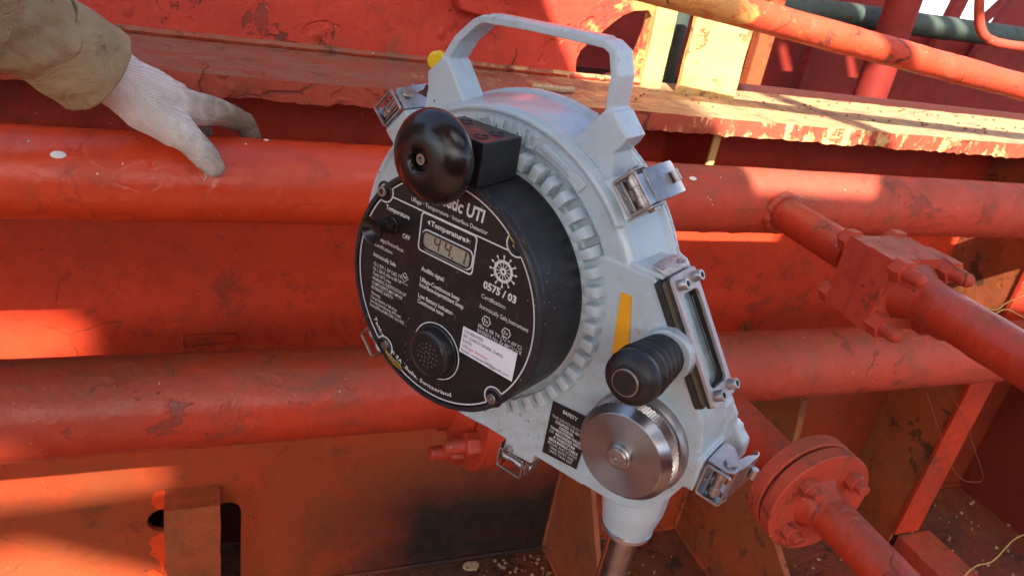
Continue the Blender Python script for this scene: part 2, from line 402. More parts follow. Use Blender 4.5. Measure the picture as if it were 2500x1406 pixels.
def line_strip(pts, wd, y, th=.0004):
    mb = MB(); L = []; R_ = []
    for i, p in enumerate(pts):
        a = V(pts[max(0, i - 1)]); b = V(pts[min(len(pts) - 1, i + 1)]); d = (b - a).normalized(); n = V((-d.y, d.x)) * wd / 2
        L.append(tuple(V(p) + n)); R_.append(tuple(V(p) - n))
    n = len(pts); vs = [(a, y, b) for a, b in L] + [(a, y, b) for a, b in R_]
    mb.add(vs, [(i, i + 1, n + i + 1, n + i) for i in range(n - 1)]); return mb
def text_mesh(txt, bold=0., shear=0., res=2, extrude=0.):
    c = bpy.data.curves.new('t', 'FONT'); c.body = txt; c.size = 1; c.offset = bold; c.shear = shear; c.resolution_u = res; c.extrude = extrude
    o = bpy.data.objects.new('t', c); COL.objects.link(o)
    dg = bpy.context.evaluated_depsgraph_get(); dg.update()
    me = bpy.data.meshes.new_from_object(o.evaluated_get(dg)); bpy.data.objects.remove(o); bpy.data.curves.remove(c); return me
def text(txt, x, z, width, cap, y, mat, parent, bold=.0, shear=0., center=False, slope=0., name='lettering'):
    me = text_mesh(txt, bold, shear)
    xs = [v.co.x for v in me.vertices]; x0, x1 = min(xs), max(xs); sx = width / (x1 - x0) if width else cap / .73
    sz = cap / .73
    for v in me.vertices:
        a = (v.co.x - x0) * sx - (width / 2 if center else 0); b = v.co.y * sz
        v.co = (x + a, y, z + b + slope * a)
    return link(name, me, mat, parent, None)
def hexa(mb, p, d, r, h, n=6, rot=0):
    p = V(p); d = V(d).normalized(); mb.cyl(p, p + d * h, r, r * .97, n); return mb

# ============================================================ STRUCTURE
YW = 1.36; ZF = -.02
# deck: one big sheet to the horizon of the ship, uneven near the wall
me = bpy.data.meshes.new('deck')
mb = MB()
xs = [-9, -5, -3, -1.5] + [-1 + .05 * i for i in range(90)] + [4, 6, 9, 14]
ys = [-9, -5, -3, -1.5, -.5, 0] + [.2 + .05 * i for i in range(26)] + [1.8, 2.3, 3.2, 5, 7]
vs = [(x, y, ZF + (.004 * noise.noise(V((x * 5, y * 5, 0))) if .2 < y < 1.5 else 0)) for x in xs for y in ys]
nY = len(ys)
mb.add(vs, [(i * nY + j, (i + 1) * nY + j, (i + 1) * nY + j + 1, i * nY + j + 1) for i in range(len(xs) - 1) for j in range(nY - 1)])
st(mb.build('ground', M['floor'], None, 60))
wb = MB().box(9, 60, 24, 40, -9, 16).build('sky_backdrop', simple('white sky backdrop', (.8, .8, .8), .5)); tag(wb, 'added white block standing in for the bright sky beyond the red struts at the top right', 'backdrop')  # added white block, stands in for the blown-out sky
sea = MB().box(-4000, 4000, -4000, 4000, -9.2, -9).build('sea', M['sea']); st(sea)

# bulkhead plate below the shelf (with the slotted rat hole low on the left)
def plate_with_holes(name, outer, holes, y0, y1, mat, parent=None, bev=.002):
    """outer/holes in (x,z), thickness y0..y1"""
    c = bpy.data.curves.new(name, 'CURVE'); c.dimensions = '2D'; c.fill_mode = 'BOTH'; c.extrude = abs(y1 - y0) / 2
    for poly in [outer] + holes:
        s = c.splines.new('POLY'); s.points.add(len(poly) - 1)
        for i, (a, b) in enumerate(poly): s.points[i].co = (a, b, 0, 1)
        s.use_cyclic_u = True
    o = bpy.data.objects.new('t', c); COL.objects.link(o)
    dg = bpy.context.evaluated_depsgraph_get(); dg.update()
    me = bpy.data.meshes.new_from_object(o.evaluated_get(dg)); bpy.data.objects.remove(o)
    ym = (y0 + y1) / 2
    for v in me.vertices: v.co = (v.co.x, ym + v.co.z, v.co.y)
    bm = bmesh.new(); bm.from_mesh(me); bmesh.ops.remove_doubles(bm, verts=bm.verts, dist=1e-5)
    bmesh.ops.recalc_face_normals(bm, faces=bm.faces); bm.to_mesh(me); bm.free()
    return link(name, me, mat, parent, 30)
slot = rrect(-.130, .058, -.2 + .185, .262, .03)
rat = [*circ(-.100, .232, .031, 12, 70, 290), (-.085, .2), (-.085, -.012), (.058, -.012), (.058, .235), (.052, .252), (.04, .262)]
bulk = empty('bulkhead', (0, YW, ZF), kind='structure')
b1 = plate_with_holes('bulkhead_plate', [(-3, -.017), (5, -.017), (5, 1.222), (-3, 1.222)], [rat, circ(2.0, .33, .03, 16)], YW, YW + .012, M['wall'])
b1.parent = bulk; b1.location = (0, -YW, -ZF)
o = MB().box(-3, 5, YW + .16, YW + .17, -.017, 1.24).build('recess_shade_sheet', simple('dark recess shade', (.07, .012, .008), .7), bulk); o.location = (0, -YW, -ZF)  # dark colour paints the shade inside the recess behind the slot
# weld toe along the deck, stiffener in the slot
o = MB().tube([V((-3 + i * .03, YW - .003, ZF + .004 + .002 * noise.noise(V((i, 0, 0))))) for i in range(260)], .007, 6).build('weld_seam', M['wall'], bulk, 60); o.location = (0, -YW, -ZF)
tag(link('stiffener_bar', rough_slab(-.093, .014, 1.292, 1.372, ZF, .318, .012, .0016), M['brown'], None, 40),
    'browned red flat bar standing in the slot at bottom left under the pipes', 'steel bar')
o = MB()
for k_, poly_px in enumerate(([(372, 1212), (380, 1200), (398, 1196), (418, 1198), (428, 1206), (426, 1222), (418, 1236), (398, 1242), (380, 1240), (370, 1228)],
    [(372, 1310), (384, 1306), (392, 1300), (412, 1298), (411, 1330), (406, 1362), (398, 1398), (390, 1372), (382, 1360), (366, 1352), (372, 1338), (364, 1326)],
    [(362, 1395), (378, 1388), (400, 1402), (396, 1425), (356, 1425)])):
    o.prism([(atY(u, v, YW - .001).x, atY(u, v, YW - .001).z) for u, v in poly_px], YW - .0016 - .0002 * k_, YW - .0004)
pt = o.build('touch_up_paint', M['orange'], bulk, 60); pt.location = (0, -YW, -ZF)

emb = MB()
for pts_ in ([(447, 852), (446, 824), (480, 820), (530, 817), (578, 816), (579, 834)], [(470, 846), (520, 842), (575, 838)]):
    bp = [atY(u, v, YW - .001) for u, v in pts_]; emb.tube(bp, .0032, 7)
e_ = emb.build('old_weld_mark', M['wall'], bulk, 60); e_.location = (0, -YW, -ZF); e_['kind'] = 'stuff'
# upper plate above the shelf with the curved cut-out
zs = 1.246
hole_px = [(1545, 26), (1580, 24), (1588, 40), (1568, 95), (1545, 150), (1535, 212), (1412, 196), (1402, 170), (1404, 145), (1414, 122), (1440, 98), (1461, 82), (1480, 66), (1498, 51), (1520, 36)]
hole = [(atY(u, v, YW).x, atY(u, v, YW).z) for u, v in hole_px]
up = empty('upper_bulkhead', (0, YW, zs), kind='structure')
u1 = plate_with_holes('upper_plate', [(-3, zs + .002), (.842, zs + .002), (.83, 1.44), (.80, 1.80), (-3, 1.80)], [hole], YW - .006, YW + .014, M['wall_up'])
u1.parent = up; u1.location = (0, -YW, -zs)
wv = MB().tube([V((-3 + i * .02, YW - .008, zs + .004 + .002 * noise.noise(V((i * .7, 0, 3))))) for i in range(193)], .008, 6).build('weld_seam', M['shelf'], up, 60); wv.location = (0, -YW, -zs)
# shelf plate
def shelf_edge(v, p):
    if p.y < 1.13:
        v.co.y += .004 * noise.noise(V((p.x * 30, 0, p.z * 20)))
        if p.z < 1.225: v.co.z += -.003 + .004 * noise.noise(V((p.x * 19, 1, 1))) + .005 * noise.noise(V((p.x * 61, 1, 1))) - .006 * max(0, noise.noise(V((p.x * 34, 7, 1))) - .2)
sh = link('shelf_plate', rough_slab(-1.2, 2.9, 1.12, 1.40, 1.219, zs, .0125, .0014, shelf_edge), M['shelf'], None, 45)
tag(sh, 'long thick horizontal ledge plate above the pipes, red at left and sunlit yellow at right', 'ledge')

# ---- upper pipe
pz = 1.129; py = 1.0256
pu = empty('upper_pipe', (0, py, pz)); tag(pu, 'long glossy orange red pipe that the gloved hand rests on', 'pipe')
inv_u = (0, -py, -pz)
rough_pipe((-1.3, py, pz), (.50, py, pz), .057, 'pipe_body', M['pipe_hot'], pu).location = inv_u
rough_pipe((.50, py, pz), (3.2, py, pz), .057, 'pipe_body', M['pipe_dusty'], pu).location = inv_u
rough_weld((.50, py, pz), (1, 0, 0), .057, .003, 'weld_bead', M['pipe_dusty'], pu).location = inv_u
o = MB()
for (u, v, a, b) in ((142, 378, .005, .0085), (650, 342, .0045, .0035), (1692, 436, .004, .007), (600, 352, .0015, .0015), (70, 345, .0012, .0012), (300, 400, .0013, .001)):
    r = ray(u, v)
    # hit pipe cylinder
    A = r.y ** 2 + r.z ** 2; oy = CAM.y - py; oz = CAM.z - pz; B = 2 * (oy * r.y + oz * r.z); Cc = oy * oy + oz * oz - (.0572) ** 2
    D = B * B - 4 * A * Cc
    if D < 0: continue
    t = (-B - math.sqrt(D)) / (2 * A); h = CAM + r * t; nn = V((0, h.y - py, h.z - pz)).normalized()
    m = nn.to_track_quat('Z', 'X').to_matrix()
    MB().sphere(h, 1, 6, (a, b, .0009), m).build('paint_splash', M['splash'], pu, 60).location = inv_u

# ---- lower pipe with its flange pair
lz = .774; ly = 1.03
pl = empty('lower_pipe', (0, ly, lz)); tag(pl, 'thick worn red pipe running low behind the instrument, with a bolted flange pair', 'pipe')
inv_l = (0, -ly, -lz)
rough_pipe((-1.3, ly, lz), (.41, ly, lz), .073, 'pipe_body', M['pipe_low'], pl, .0009).location = inv_l
rough_pipe((.47, ly, lz), (3.0, ly, lz), .071, 'pipe_body', M['pipe_dusty'], pl, .0007).location = inv_l
my = Matrix.Rotation(math.radians(-90), 4, 'Z')
def xl(prof, x, n=64):  # lathe about the x axis at pipe centre
    return MB().lathe([(r, y) for r, y in prof], n, Matrix.Translation((x, ly, lz)) @ my)
xl([(.073, -.028), (.082, -.02), (.092, -.004), (.096, .0)], .40).build('flange_neck', M['pipe_low'], pl, 50).location = inv_l
xl([(.05, 0), (.146, 0), (.149, .003), (.149, .037), (.146, .040), (.05, .040)], .402).build('flange', M['pipe_low'], pl, 40).location = inv_l
xl([(.05, 0), (.138, 0), (.138, .008), (.05, .008)], .441).build('gasket', M['void'], pl, 40).location = inv_l
xl([(.05, 0), (.146, 0), (.149, .003), (.149, .037), (.146, .040), (.05, .040)], .448).build('flange', M['pipe_low'], pl, 40).location = inv_l
for k in range(8):
    a = math.radians(22.5 + 45 * k); c = V((0, ly + .119 * math.cos(a), lz + .119 * math.sin(a)))
    b = MB(); hexa(b, c + V((.404, 0, 0)), (-1, 0, 0), .022, .024); b.cyl(c + V((.346, 0, 0)), c + V((.52, 0, 0)), .0125, .0125, 18)
    hexa(b, c + V((.487, 0, 0)), (1, 0, 0), .022, .022)
    b.build('flange_bolt', M['pipe_low'], pl, 35, .0018).location = inv_l

# ---- branch pipe A (from the upper pipe towards the viewer) with its square clamp
ax_ = .908
pa = empty('branch_pipe', (ax_, py, pz)); tag(pa, 'branch pipe leaving the upper pipe, joined by a square four bolt clamp', 'pipe', None)
ia = (-ax_, -py, -pz)
rough_pipe((ax_, py - .03, pz), (ax_, .80, pz), .0285, 'pipe_body', M['pipe_low'], pa, .0012, .008, 40).location = ia
rough_pipe((ax_, .69, pz), (ax_ - .004, -.1, pz), .0315, 'pipe_body', M['pipe_low'], pa, .0012, .008, 40).location = ia
rough_weld((ax_, py - .056, pz), (0, 1, 0), .030, .0085, 'weld_bead', M['pipe_low'], pa).location = ia
pc_ = pz - .006
for (y0, y1) in ((.682, .724), (.7245, .768)):
    e = .058 if y0 < .70 else .056
    cl = link('clamp_plate', rough_slab(ax_ - e, ax_ + e, y0, y1, pc_ - e * .95, pc_ + e * .95, .008, .0015, None, 18), M['pipe_dusty'], pa, 50); cl.location = ia
MB().lathe([(.030, -.045), (.034, -.02), (.044, 0)], 40, Matrix.Translation((ax_, .684, pz))).build('clamp_neck', M['pipe_low'], pa, 60).location = ia
for sx in (-1, 1):
    for sz_ in (-1, 1):
        c = V((ax_ + sx * .044, .68, pc_ + sz_ * .042)); b = MB(); b.cyl(c, c + V((0, .09, 0)), .008, .008, 12)
        hexa(b, c + V((0, .004, 0)), (0, -1, 0), .0180, .019); b.cyl(c + V((0, -.01, 0)), c + V((0, -.036, 0)), .0108, .0100, 18)
        b.sphere(c + V((0, -.036, 0)), .0100, 6); hexa(b, c + V((0, .086, 0)), (0, 1, 0), .0180, .016); b.cyl(c + V((0, .085, 0)), c + V((0, .112, 0)), .009, .008, 14)
        o = b.build('clamp_bolt', M['pipe_dusty'], pa, 40, .0016, 2); o.location = ia

# ---- branch pipe B (from the lower pipe) with round flange pair
bx = .872
pb = empty('lower_branch_pipe', (bx, ly, lz)); tag(pb, 'branch pipe from the lower pipe with a round bolted flange, nearest the lower right', 'pipe')
ib = (-bx, -ly, -lz)
rough_pipe((bx, ly - .03, lz), (bx, .70, lz), .036, 'pipe_body', M['pipe_low'], pb, .001, .008, 44).location = ib
rough_pipe((bx, .66, lz), (bx, -.05, lz), .0325, 'pipe_body', M['pipe_low'], pb, .001, .008, 44).location = ib
R_FL = .092
def yl(prof, y, mat, nm, n=72):
    o = MB().lathe(prof, n, Matrix.Translation((bx, y, lz))).build(nm, mat, pb, 40); o.location = ib; return o
yl([(.02, 0), (R_FL - .002, 0), (R_FL, .002), (R_FL, .022), (R_FL - .002, .024), (.02, .024)], .652, M['pipe_dusty'], 'flange')
yl([(.02, 0), (R_FL - .006, 0), (R_FL - .006, .006), (.02, .006)], .6757, M['void'], 'gasket')
yl([(.02, 0), (R_FL - .002, 0), (R_FL, .002), (R_FL, .024), (R_FL - .002, .026), (.02, .026)], .681, M['pipe_dusty'], 'flange')
yl([(.0325, -.03), (.037, -.012), (.048, 0)], .653, M['pipe_low'], 'flange_neck')
for k in range(4):
    a = math.radians(45 + 90 * k); c = V((bx + .062 * math.cos(a), .652, lz + .062 * math.sin(a))); b = MB(); b.cyl(c, c + V((0, .07, 0)), .009, .009, 12)
    hexa(b, c + V((0, .002, 0)), (0, -1, 0), .0165, .018); b.cyl(c + V((0, -.012, 0)), c + V((0, -.030, 0)), .0098, .0095, 18)
    hexa(b, c + V((0, .054, 0)), (0, 1, 0), .0165, .018)
    b.build('flange_bolt', M['pipe_dusty'], pb, 35, .0016).location = ib

rough_weld((bx, ly - .069, lz), (0, 1, 0), .037, .008, 'weld_bead', M['pipe_low'], pb).location = ib
def bead(mb, a, b, r=.006):
    a, b = V(a), V(b); n = max(3, int((b - a).length / .008))
    mb.tube([a.lerp(b, i / n) + noise.noise_vector(a.lerp(b, i / n) * 90) * .0012 for i in range(n + 1)], [r * (1 + .35 * noise.noise(a.lerp(b, i / n) * 130)) for i in range(n + 1)], 7); return mb
# ---- brackets under the pipes
def prismx(poly_yz, x0, x1):
    mb = MB(); n = len(poly_yz)
    mb.add([(x, a, b) for x in (x0, x1) for a, b in poly_yz], [tuple(range(n)), tuple(range(2 * n - 1, n - 1, -1))] + [(i, (i + 1) % n, (i + 1) % n + n, i + n) for i in range(n)])
    return mb
tag(bead(bead(prismx([(YW, ZF), (1.10, ZF), (1.10, .16), (1.24, .35), (YW, .47)], .845, .859), (.842, YW - .003, ZF), (.842, YW - .003, .46)), (.842, YW, ZF + .003), (.842, 1.10, ZF + .003)).build('knee_plate', M['brown'], None, 30, .002), 'rust brown knee plate standing on deck just left of the steel stem', 'steel plate')
tag(bead(bead(prismx([(YW, ZF), (.80, ZF), (.80, .10), (1.03, .26), (1.10, .62), (YW, .68)], 1.27, 1.288), (1.267, YW - .003, ZF), (1.267, YW - .003, .67)), (1.267, YW, ZF + .003), (1.267, .82, ZF + .003)).build('knee_plate', M['brown'], None, 30, .002), 'large dusty brown knee plate behind the round flange of the lower branch pipe', 'steel plate')
kn = empty('floor_stiffener', (2.0, 1.15, ZF)); tag(kn, 'red angle stiffener rising up the wall and running along the deck at right', 'stiffener')
ik = (-2.0, -1.15, -ZF)
link('upright', rough_slab(1.895, 1.99, 1.145, 1.155, .05, 1.215, .02, .001), M['pipe_low'], kn, 40).location = ik
link('web', rough_slab(1.90, 1.908, 1.157, YW, ZF, 1.215, .03, .001), M['brown'], kn, 40).location = ik
link('foot', rough_slab(1.93, 2.06, .2, 1.155, ZF, .03, .02, .0015), M['pipe_dusty'], kn, 40).location = ik
tag(prismx([(YW, 1.218), (1.13, 1.218), (1.13, 1.16), (YW, .80)], 2.0, 2.012).build('shelf_bracket', M['yellow'], None, 30, .002), 'sunlit yellowed triangular bracket under the ledge at far right', 'bracket')
sb = empty('shelf_bracket', (.91, 1.2, 1.218)); tag(sb, 'red bracket with yellow front edge under the ledge behind the instrument latch', 'bracket')
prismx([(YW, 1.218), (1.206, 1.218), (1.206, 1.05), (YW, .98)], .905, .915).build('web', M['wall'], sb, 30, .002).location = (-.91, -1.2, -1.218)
MB().box(.902, .918, 1.2, 1.2055, 1.05, 1.2175).build('edge_strip', M['yellow'], sb, 30, .001).location = (-.91, -1.2, -1.218)
tag(link('end_casing', rough_slab(2.10, 2.9, 1.05, YW, .60, .80, .03, .002), M['yellow'], None, 40), 'pale sunlit box casing under the upper pipe at right edge', 'casing')
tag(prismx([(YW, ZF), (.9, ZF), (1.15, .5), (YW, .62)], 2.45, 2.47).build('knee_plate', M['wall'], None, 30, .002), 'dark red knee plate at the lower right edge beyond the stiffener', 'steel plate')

# ---- posts, rail and pipes at upper right
def post(x0, x1, y0, y1, z0, z1, mat, label, lean=0):
    me = rough_slab(x0, x1, y0, y1, z0, z1, .012, .0016)
    for v in me.vertices: v.co.x += lean * (v.co.z - z0)
    return tag(link('flat_bar_post', me, mat, None, 40), label, 'post')
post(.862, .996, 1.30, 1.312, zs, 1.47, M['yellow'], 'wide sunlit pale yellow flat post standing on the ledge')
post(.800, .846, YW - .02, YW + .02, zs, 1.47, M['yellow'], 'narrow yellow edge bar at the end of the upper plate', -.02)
rl = rough_pipe(V((.2, 1.08, 1.478)), V((2.6, 1.08, 1.273)), .0245, 'sloping_rail', M['rail'], None, .0013, .01, 36); tag(rl, 'sloping hand rail pipe, yellow at its upper left end and red further right', 'rail')
p = atY(1640, 90, 1.46); vp = rough_pipe(V((p.x, 1.46, zs - .2)), V((p.x, 1.46, 1.9)), .028, 'green_pipe', M['green'], None, .0006, .03, 28); tag(vp, 'dark green upright pipe between the yellow posts', 'pipe')
a = atY(1850, 8, 1.9); b_ = atY(2500, 95, 1.9); d_ = (b_ - a)
gp = rough_pipe(a - d_ * .6, b_ + d_ * .5, .035, 'green_pipe', M['green'], None, .0006, .05, 28); tag(gp, 'dark green horizontal pipe crossing behind the big red post', 'pipe')
p = atY(2165, 120, 1.75); rp = rough_pipe(V((p.x, 1.75, ZF)), V((p.x, 1.75, 2.6)), .047, 'red_post', M['far'], None, .0004, .06, 36); tag(rp, 'thick round red post at upper right', 'post')
# far bulkhead behind, low wall, struts against the sky
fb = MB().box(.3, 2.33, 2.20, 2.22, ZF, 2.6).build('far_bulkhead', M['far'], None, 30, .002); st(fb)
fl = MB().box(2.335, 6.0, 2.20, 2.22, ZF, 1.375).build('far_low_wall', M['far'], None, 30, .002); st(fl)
for (u, y, lab) in ((1985, 2.12, 'thin red stanchion behind the sloping rail'), (1858, 1.60, 'brown flat bar just right of the wide yellow post')):
    p = atY(u, 160, y); wdt = .028
    tag(MB().box(p.x - wdt, p.x + wdt * .6, y, y + .03, zs - .3, 1.9).build('red_stanchion', M['far' if y > 2 else 'brown'], None, 30, .002), lab, 'stanchion')
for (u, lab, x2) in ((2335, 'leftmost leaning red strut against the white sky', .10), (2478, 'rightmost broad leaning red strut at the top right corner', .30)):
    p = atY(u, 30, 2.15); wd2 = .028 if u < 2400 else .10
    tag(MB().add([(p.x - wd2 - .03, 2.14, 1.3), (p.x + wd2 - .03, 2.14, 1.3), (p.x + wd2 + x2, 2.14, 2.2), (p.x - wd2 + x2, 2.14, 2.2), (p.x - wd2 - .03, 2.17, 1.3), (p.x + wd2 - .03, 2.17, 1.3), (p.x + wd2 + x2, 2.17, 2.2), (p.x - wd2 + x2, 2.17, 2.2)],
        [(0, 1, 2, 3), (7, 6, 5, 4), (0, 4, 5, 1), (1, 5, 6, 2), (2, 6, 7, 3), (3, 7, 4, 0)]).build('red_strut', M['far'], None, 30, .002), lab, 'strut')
p0 = atY(2400, 50, 2.5); p1 = atY(2465, -10, 2.5); dd = p1 - p0
tag(MB().cyl(p0 - dd * 1.2, p1 + dd * 1.5, .022, None, 16).build('sloping_strut', M['far'], None, 40), 'thin pinkish strut sloping up to the right in front of the sky', 'strut')
hp = [atY(u, v, 1.55) for u, v in ((2393, -60), (2392, -10), (2390, 30), (2391, 60), (2397, 80), (2410, 95), (2430, 104), (2460, 110), (2500, 115), (2560, 122))]
tag(MB().tube(hp, .0125, 12).build('bent_handrail', M['wirebrown' if 0 else 'pipe_dusty'], None, 60), 'small bent red round bar curving down in front of the green pipe', 'handrail')
# tab on the upper plate
tb = [atY(u, v, YW - .03) for u, v in ((1112, 0), (1118, 22), (1200, 44), (1238, 28), (1240, 0))]
tag(MB().prism([(q.x, q.z) for q in tb] + [(tb[-1].x, 1.5), (tb[0].x, 1.5)], YW - .05, YW - .0065).build('welded_tab', M['wall_up'], None, 30, .003), 'small welded red tab on the plate above the carrying handle', 'tab')

db = MB().box(-7, 6, -5.2, -5.0, ZF + .003, 2.7).build('sky_blocker', M['far'], None, 30, .004); tag(db, 'added unseen red wall behind the viewer that blocks low sky light', 'wall')  # added unseen wall, cuts low sky light to darken undersides
# ---- added unseen plates behind the viewer, openings cut to shape the sun patches
H = 3.2
def lift(x, z):
    t = (H - z) / .9; return (x - .35 * t, YW - t)
litR = [(.44, 1.66), (.56, 1.375), (.68, 1.2), (.74, 1.03), (.93, 1.0), (.98, .80), (1.24, .80), (1.30, .935), (1.88, .935), (1.93, .62), (3.1, .55), (3.1, 1.60)]
litL1 = [(-.8, .80), (-.24, .73), (-.19, .67), (-.30, .60), (-.8, .58)]
litL2 = [(-.8, .385), (-.10, .385), (-.09, .325), (-.25, .31), (-.8, .30)]
litL3 = [(-.8, .20), (-.34, .20), (-.10, .055), (.08, -.1), (-.8, -.1)]
slits = [[(1.50 + d, 2.02), (1.54 + d, 2.02), (1.68 + d, 1.84), (1.62 + d, 1.84)] for d in (0, .10, .30, .40)]
def oc(poly): return [lift(*q) for q in poly]
bnd = [(-4.2, -3.6), (3.2, -3.6), (3.2, .35), (-4.2, .35)]
wk = plate_with_holes('shade_plate', bnd, [oc(q) for q in ([(-1.2, .80), (.06, .80), (.10, -.15), (-1.2, -.15)], *slits)] + [oc(litR)], 0, .02, M['far'])
for v in wk.data.vertices: v.co = (v.co.x, v.co.z, H + v.co.y)
def oc2(poly): return [(x - .35 * (6.0 - z) / .9, YW - (6.0 - z) / .9) for x, z in poly]
up2 = plate_with_holes('high_shade_plate', oc2([(-2.2, -.7), (.9, -.7), (.9, 1.2), (-2.2, 1.2)]), [oc2(q) for q in (litL1, litL2, litL3)], 0, .02, M['far'])  # added unseen plate set higher, gives the left sun patches soft edges
for v in up2.data.vertices: v.co = (v.co.x, v.co.z, 6.0 + v.co.y)
tag(up2, 'added unseen higher shade plate with three openings, far above and behind the viewer', 'deck')
tag(wk, 'added unseen shade plate with openings, above and behind the viewer', 'light blocker')
q0, q1 = lift(1.07, 1.40), lift(1.36, .93)
tag(MB().cyl((q0[0], q0[1], H), (q1[0], q1[1], H), .03, None, 16).build('shade_beam', M['far'], None, 40), 'added unseen round beam crossing the shade plate opening', 'beam')  # added unseen bar, placed to cast the diagonal band on the shelf
for i, zz in enumerate((1.30, 1.20, 1.10)):
    q0, q1 = lift(1.75, zz + .06), lift(2.35, zz - .14)

# ============================================================ THE INSTRUMENT
DEV = V((.17156 - .0018, .5185 + .0, 1.2221))
C_ = V((-0.05796, -0.0055158, -.60997)); DEV = CAM + ROT @ C_
dev = empty('tape_gauge', DEV, math.atan2(-.8432, .5376))
tag(dev, 'pale grey portable tank gauging instrument with black round dial face and carrying handle', 'instrument')
def D(mb, name, mat, parent=None, **k): return mb.build(name, mat, parent or dev, **k)
# housing casting
mb = MB()
mb.lathe([(.0, .0535), (.1015, .0535), (.1045, .0545), (.1050, .0600), (.1232, .0600), (.1242, .0557), (.1425, .0555), (.147, .060), (.1495, .075), (.1525, .104), (.1555, .107), (.1555, .1125), (0, .1125)], 160)
mb.lathe([(.1405, .057), (.1420, .0530), (.1455, .0535), (.1485, .062)], 110, None, math.radians(38), math.radians(262))
hl = [(.098, .064), (.146, .0635), (.150, .060), (.2095, -.024), (.2185, -.033), (.2245, -.044), (.2265, -.060), (.2225, -.087), (.213, -.108), (.203, -.125), (.192, -.1335), (.176, -.140), (.150, -.142), (.02, -.1445), (0, -.10)]
hop = [(.098, .062), (.150, .0635), (.1535, .0615), (.213, -.023), (.2165, -.028), (.221, -.042), (.223, -.060), (.219, -.085), (.210, -.105), (.200, -.122), (.190, -.130), (.175, -.1365), (.150, -.1385), (.02, -.141), (0, -.10)]
mb.prism(hop, .0550, .098)
mb.prism(hl, .096, .1125)
mb.prism(hl, .104, .1125)
mb.prism([(.205, -.058), (.2265, -.0575), (.2255, -.0865), (.205, -.088)], .0545, .112)       # lower right latch pad
mb.prism([(.054, -.135), (.052, -.154), (.084, -.150), (.086, -.135)], .0552, .108)           # bottom latch pad
for ang in (140, -135):
    m = Matrix.Rotation(math.radians(-ang), 4, 'Y'); mb.box(.135, .161, .056, .11, -.016, .016, m)
m = Matrix.Rotation(math.radians(-45.5), 4, 'Y'); mb.box(.135, .1535, .062, .11, -.017, .017, m)
# bellows boss and nozzle
mb.lathe([(0, .045), (.020, .045), (.0195, .051), (.0205, .0560), (.0, .060)], 40, Matrix.Translation((.179, 0, .0145)))
mz = Matrix.Translation((.172, .090, 0)) @ Matrix.Rotation(math.radians(-90), 4, 'X')
mb.lathe([(0, .10), (.030, .10), (.0285, .133), (.0275, .156), (.0225, .179), (.0, .179)], 48, mz)
hs = D(mb, 'housing', M['grey'], ang=None, weld=False); remesh(hs, .00125, 3, .5)
# rear half
mb = MB(); mb.lathe([(.0, .1135), (.1555, .1135), (.1555, .1175), (.150, .120), (.126, .150), (.112, .158), (0, .160)], 120)
hr = [(.098, .064), (.146, .0635), (.150, .060), (.2095, -.024), (.2245, -.044), (.2265, -.060), (.213, -.108), (.192, -.1335), (.150, -.142), (.02, -.1445), (0, -.10)]
mb.prism(hr, .1135, .120); mb.prism([(x * .985 - .002, z * .985) for x, z in hr], .119, .150, None, [(x * .985 - .026, z * .95 - .002) for x, z in hr])
mb.prism([(.205, -.070), (.238, -.082), (.2375, -.066), (.232, -.062), (.228, -.056), (.215, -.052)], .116, .130)
rs = D(mb, 'rear_housing', M['grey'], ang=None, weld=False); remesh(rs, .0022, 2)
MB().lathe([(.1545, 0), (.1545, .001)], 96, Matrix.Translation((0, .1128, 0))).build('split_gasket', M['gasket'], dev)
D(MB().lathe([(.0223, 0), (.0235, -.001), (.0235, -.0045), (.0215, -.006), (.013, -.006)], 48, mz @ Matrix.Translation((0, .1845, 0))), 'nozzle_ring', M['steel'])
D(MB().lathe([(.0135, .175), (.0135, .62), (.0, .62)], 40, mz), 'stem_tube', M['steel_dark'])
# carrying handle: strap and two wedge feet
hd = MB(); y0, y1 = .0655, .0905
path = [(.0855, .150), (.0815, .163), (.0785, .168), (.0775, .190), (.0720, .2055), (.0640, .2095), (0.004, .2080), (-.0480, .2045), (-.0560, .2000), (-.0720, .1840), (-.0800, .1700), (-.0850, .160), (-.0885, .150)]
n = len(path); P = [V(p) for p in path]; vs = []
for i, q in enumerate(P):
    d = (P[min(n - 1, i + 1)] - P[max(0, i - 1)]).normalized(); nn = V((-d.y, d.x)) * (.0030 if 3 < i < 9 else .0033)
    for s_ in (-1, 1):
        c = q + nn * s_
        vs += [(c.x, y0, c.y), (c.x, y1, c.y)]
fs = []
for i in range(n - 1):
    a = i * 4; b = a + 4
    fs += [(a, b, b + 1, a + 1), (a + 2, a + 3, b + 3, b + 2), (a, a + 2, b + 2, b), (a + 1, b + 1, b + 3, a + 3)]
fs += [(0, 1, 3, 2), ((n - 1) * 4, (n - 1) * 4 + 2, (n - 1) * 4 + 3, (n - 1) * 4 + 1)]
hd.add(vs, fs)
hd.prism([(.052, .134), (.0765, .1655), (.0845, .1665), (.0995, .1515), (.096, .144), (.091, .138), (.093, .128), (.098, .110), (.06, .120)], .0640, .0925)
hd.prism([(-.052, .134), (-.077, .1655), (-.0835, .1665), (-.0985, .1515), (-.096, .138), (-.098, .118), (-.06, .120)], .0640, .0925)
hd.prism([(-.046, .2060), (.060, .2110), (.060, .2142), (-.044, .2095)], .0700, .0870)
hn = D(hd, 'carrying_handle', M['grey'], ang=None, weld=False); remesh(hn, .0009, 2, .5)
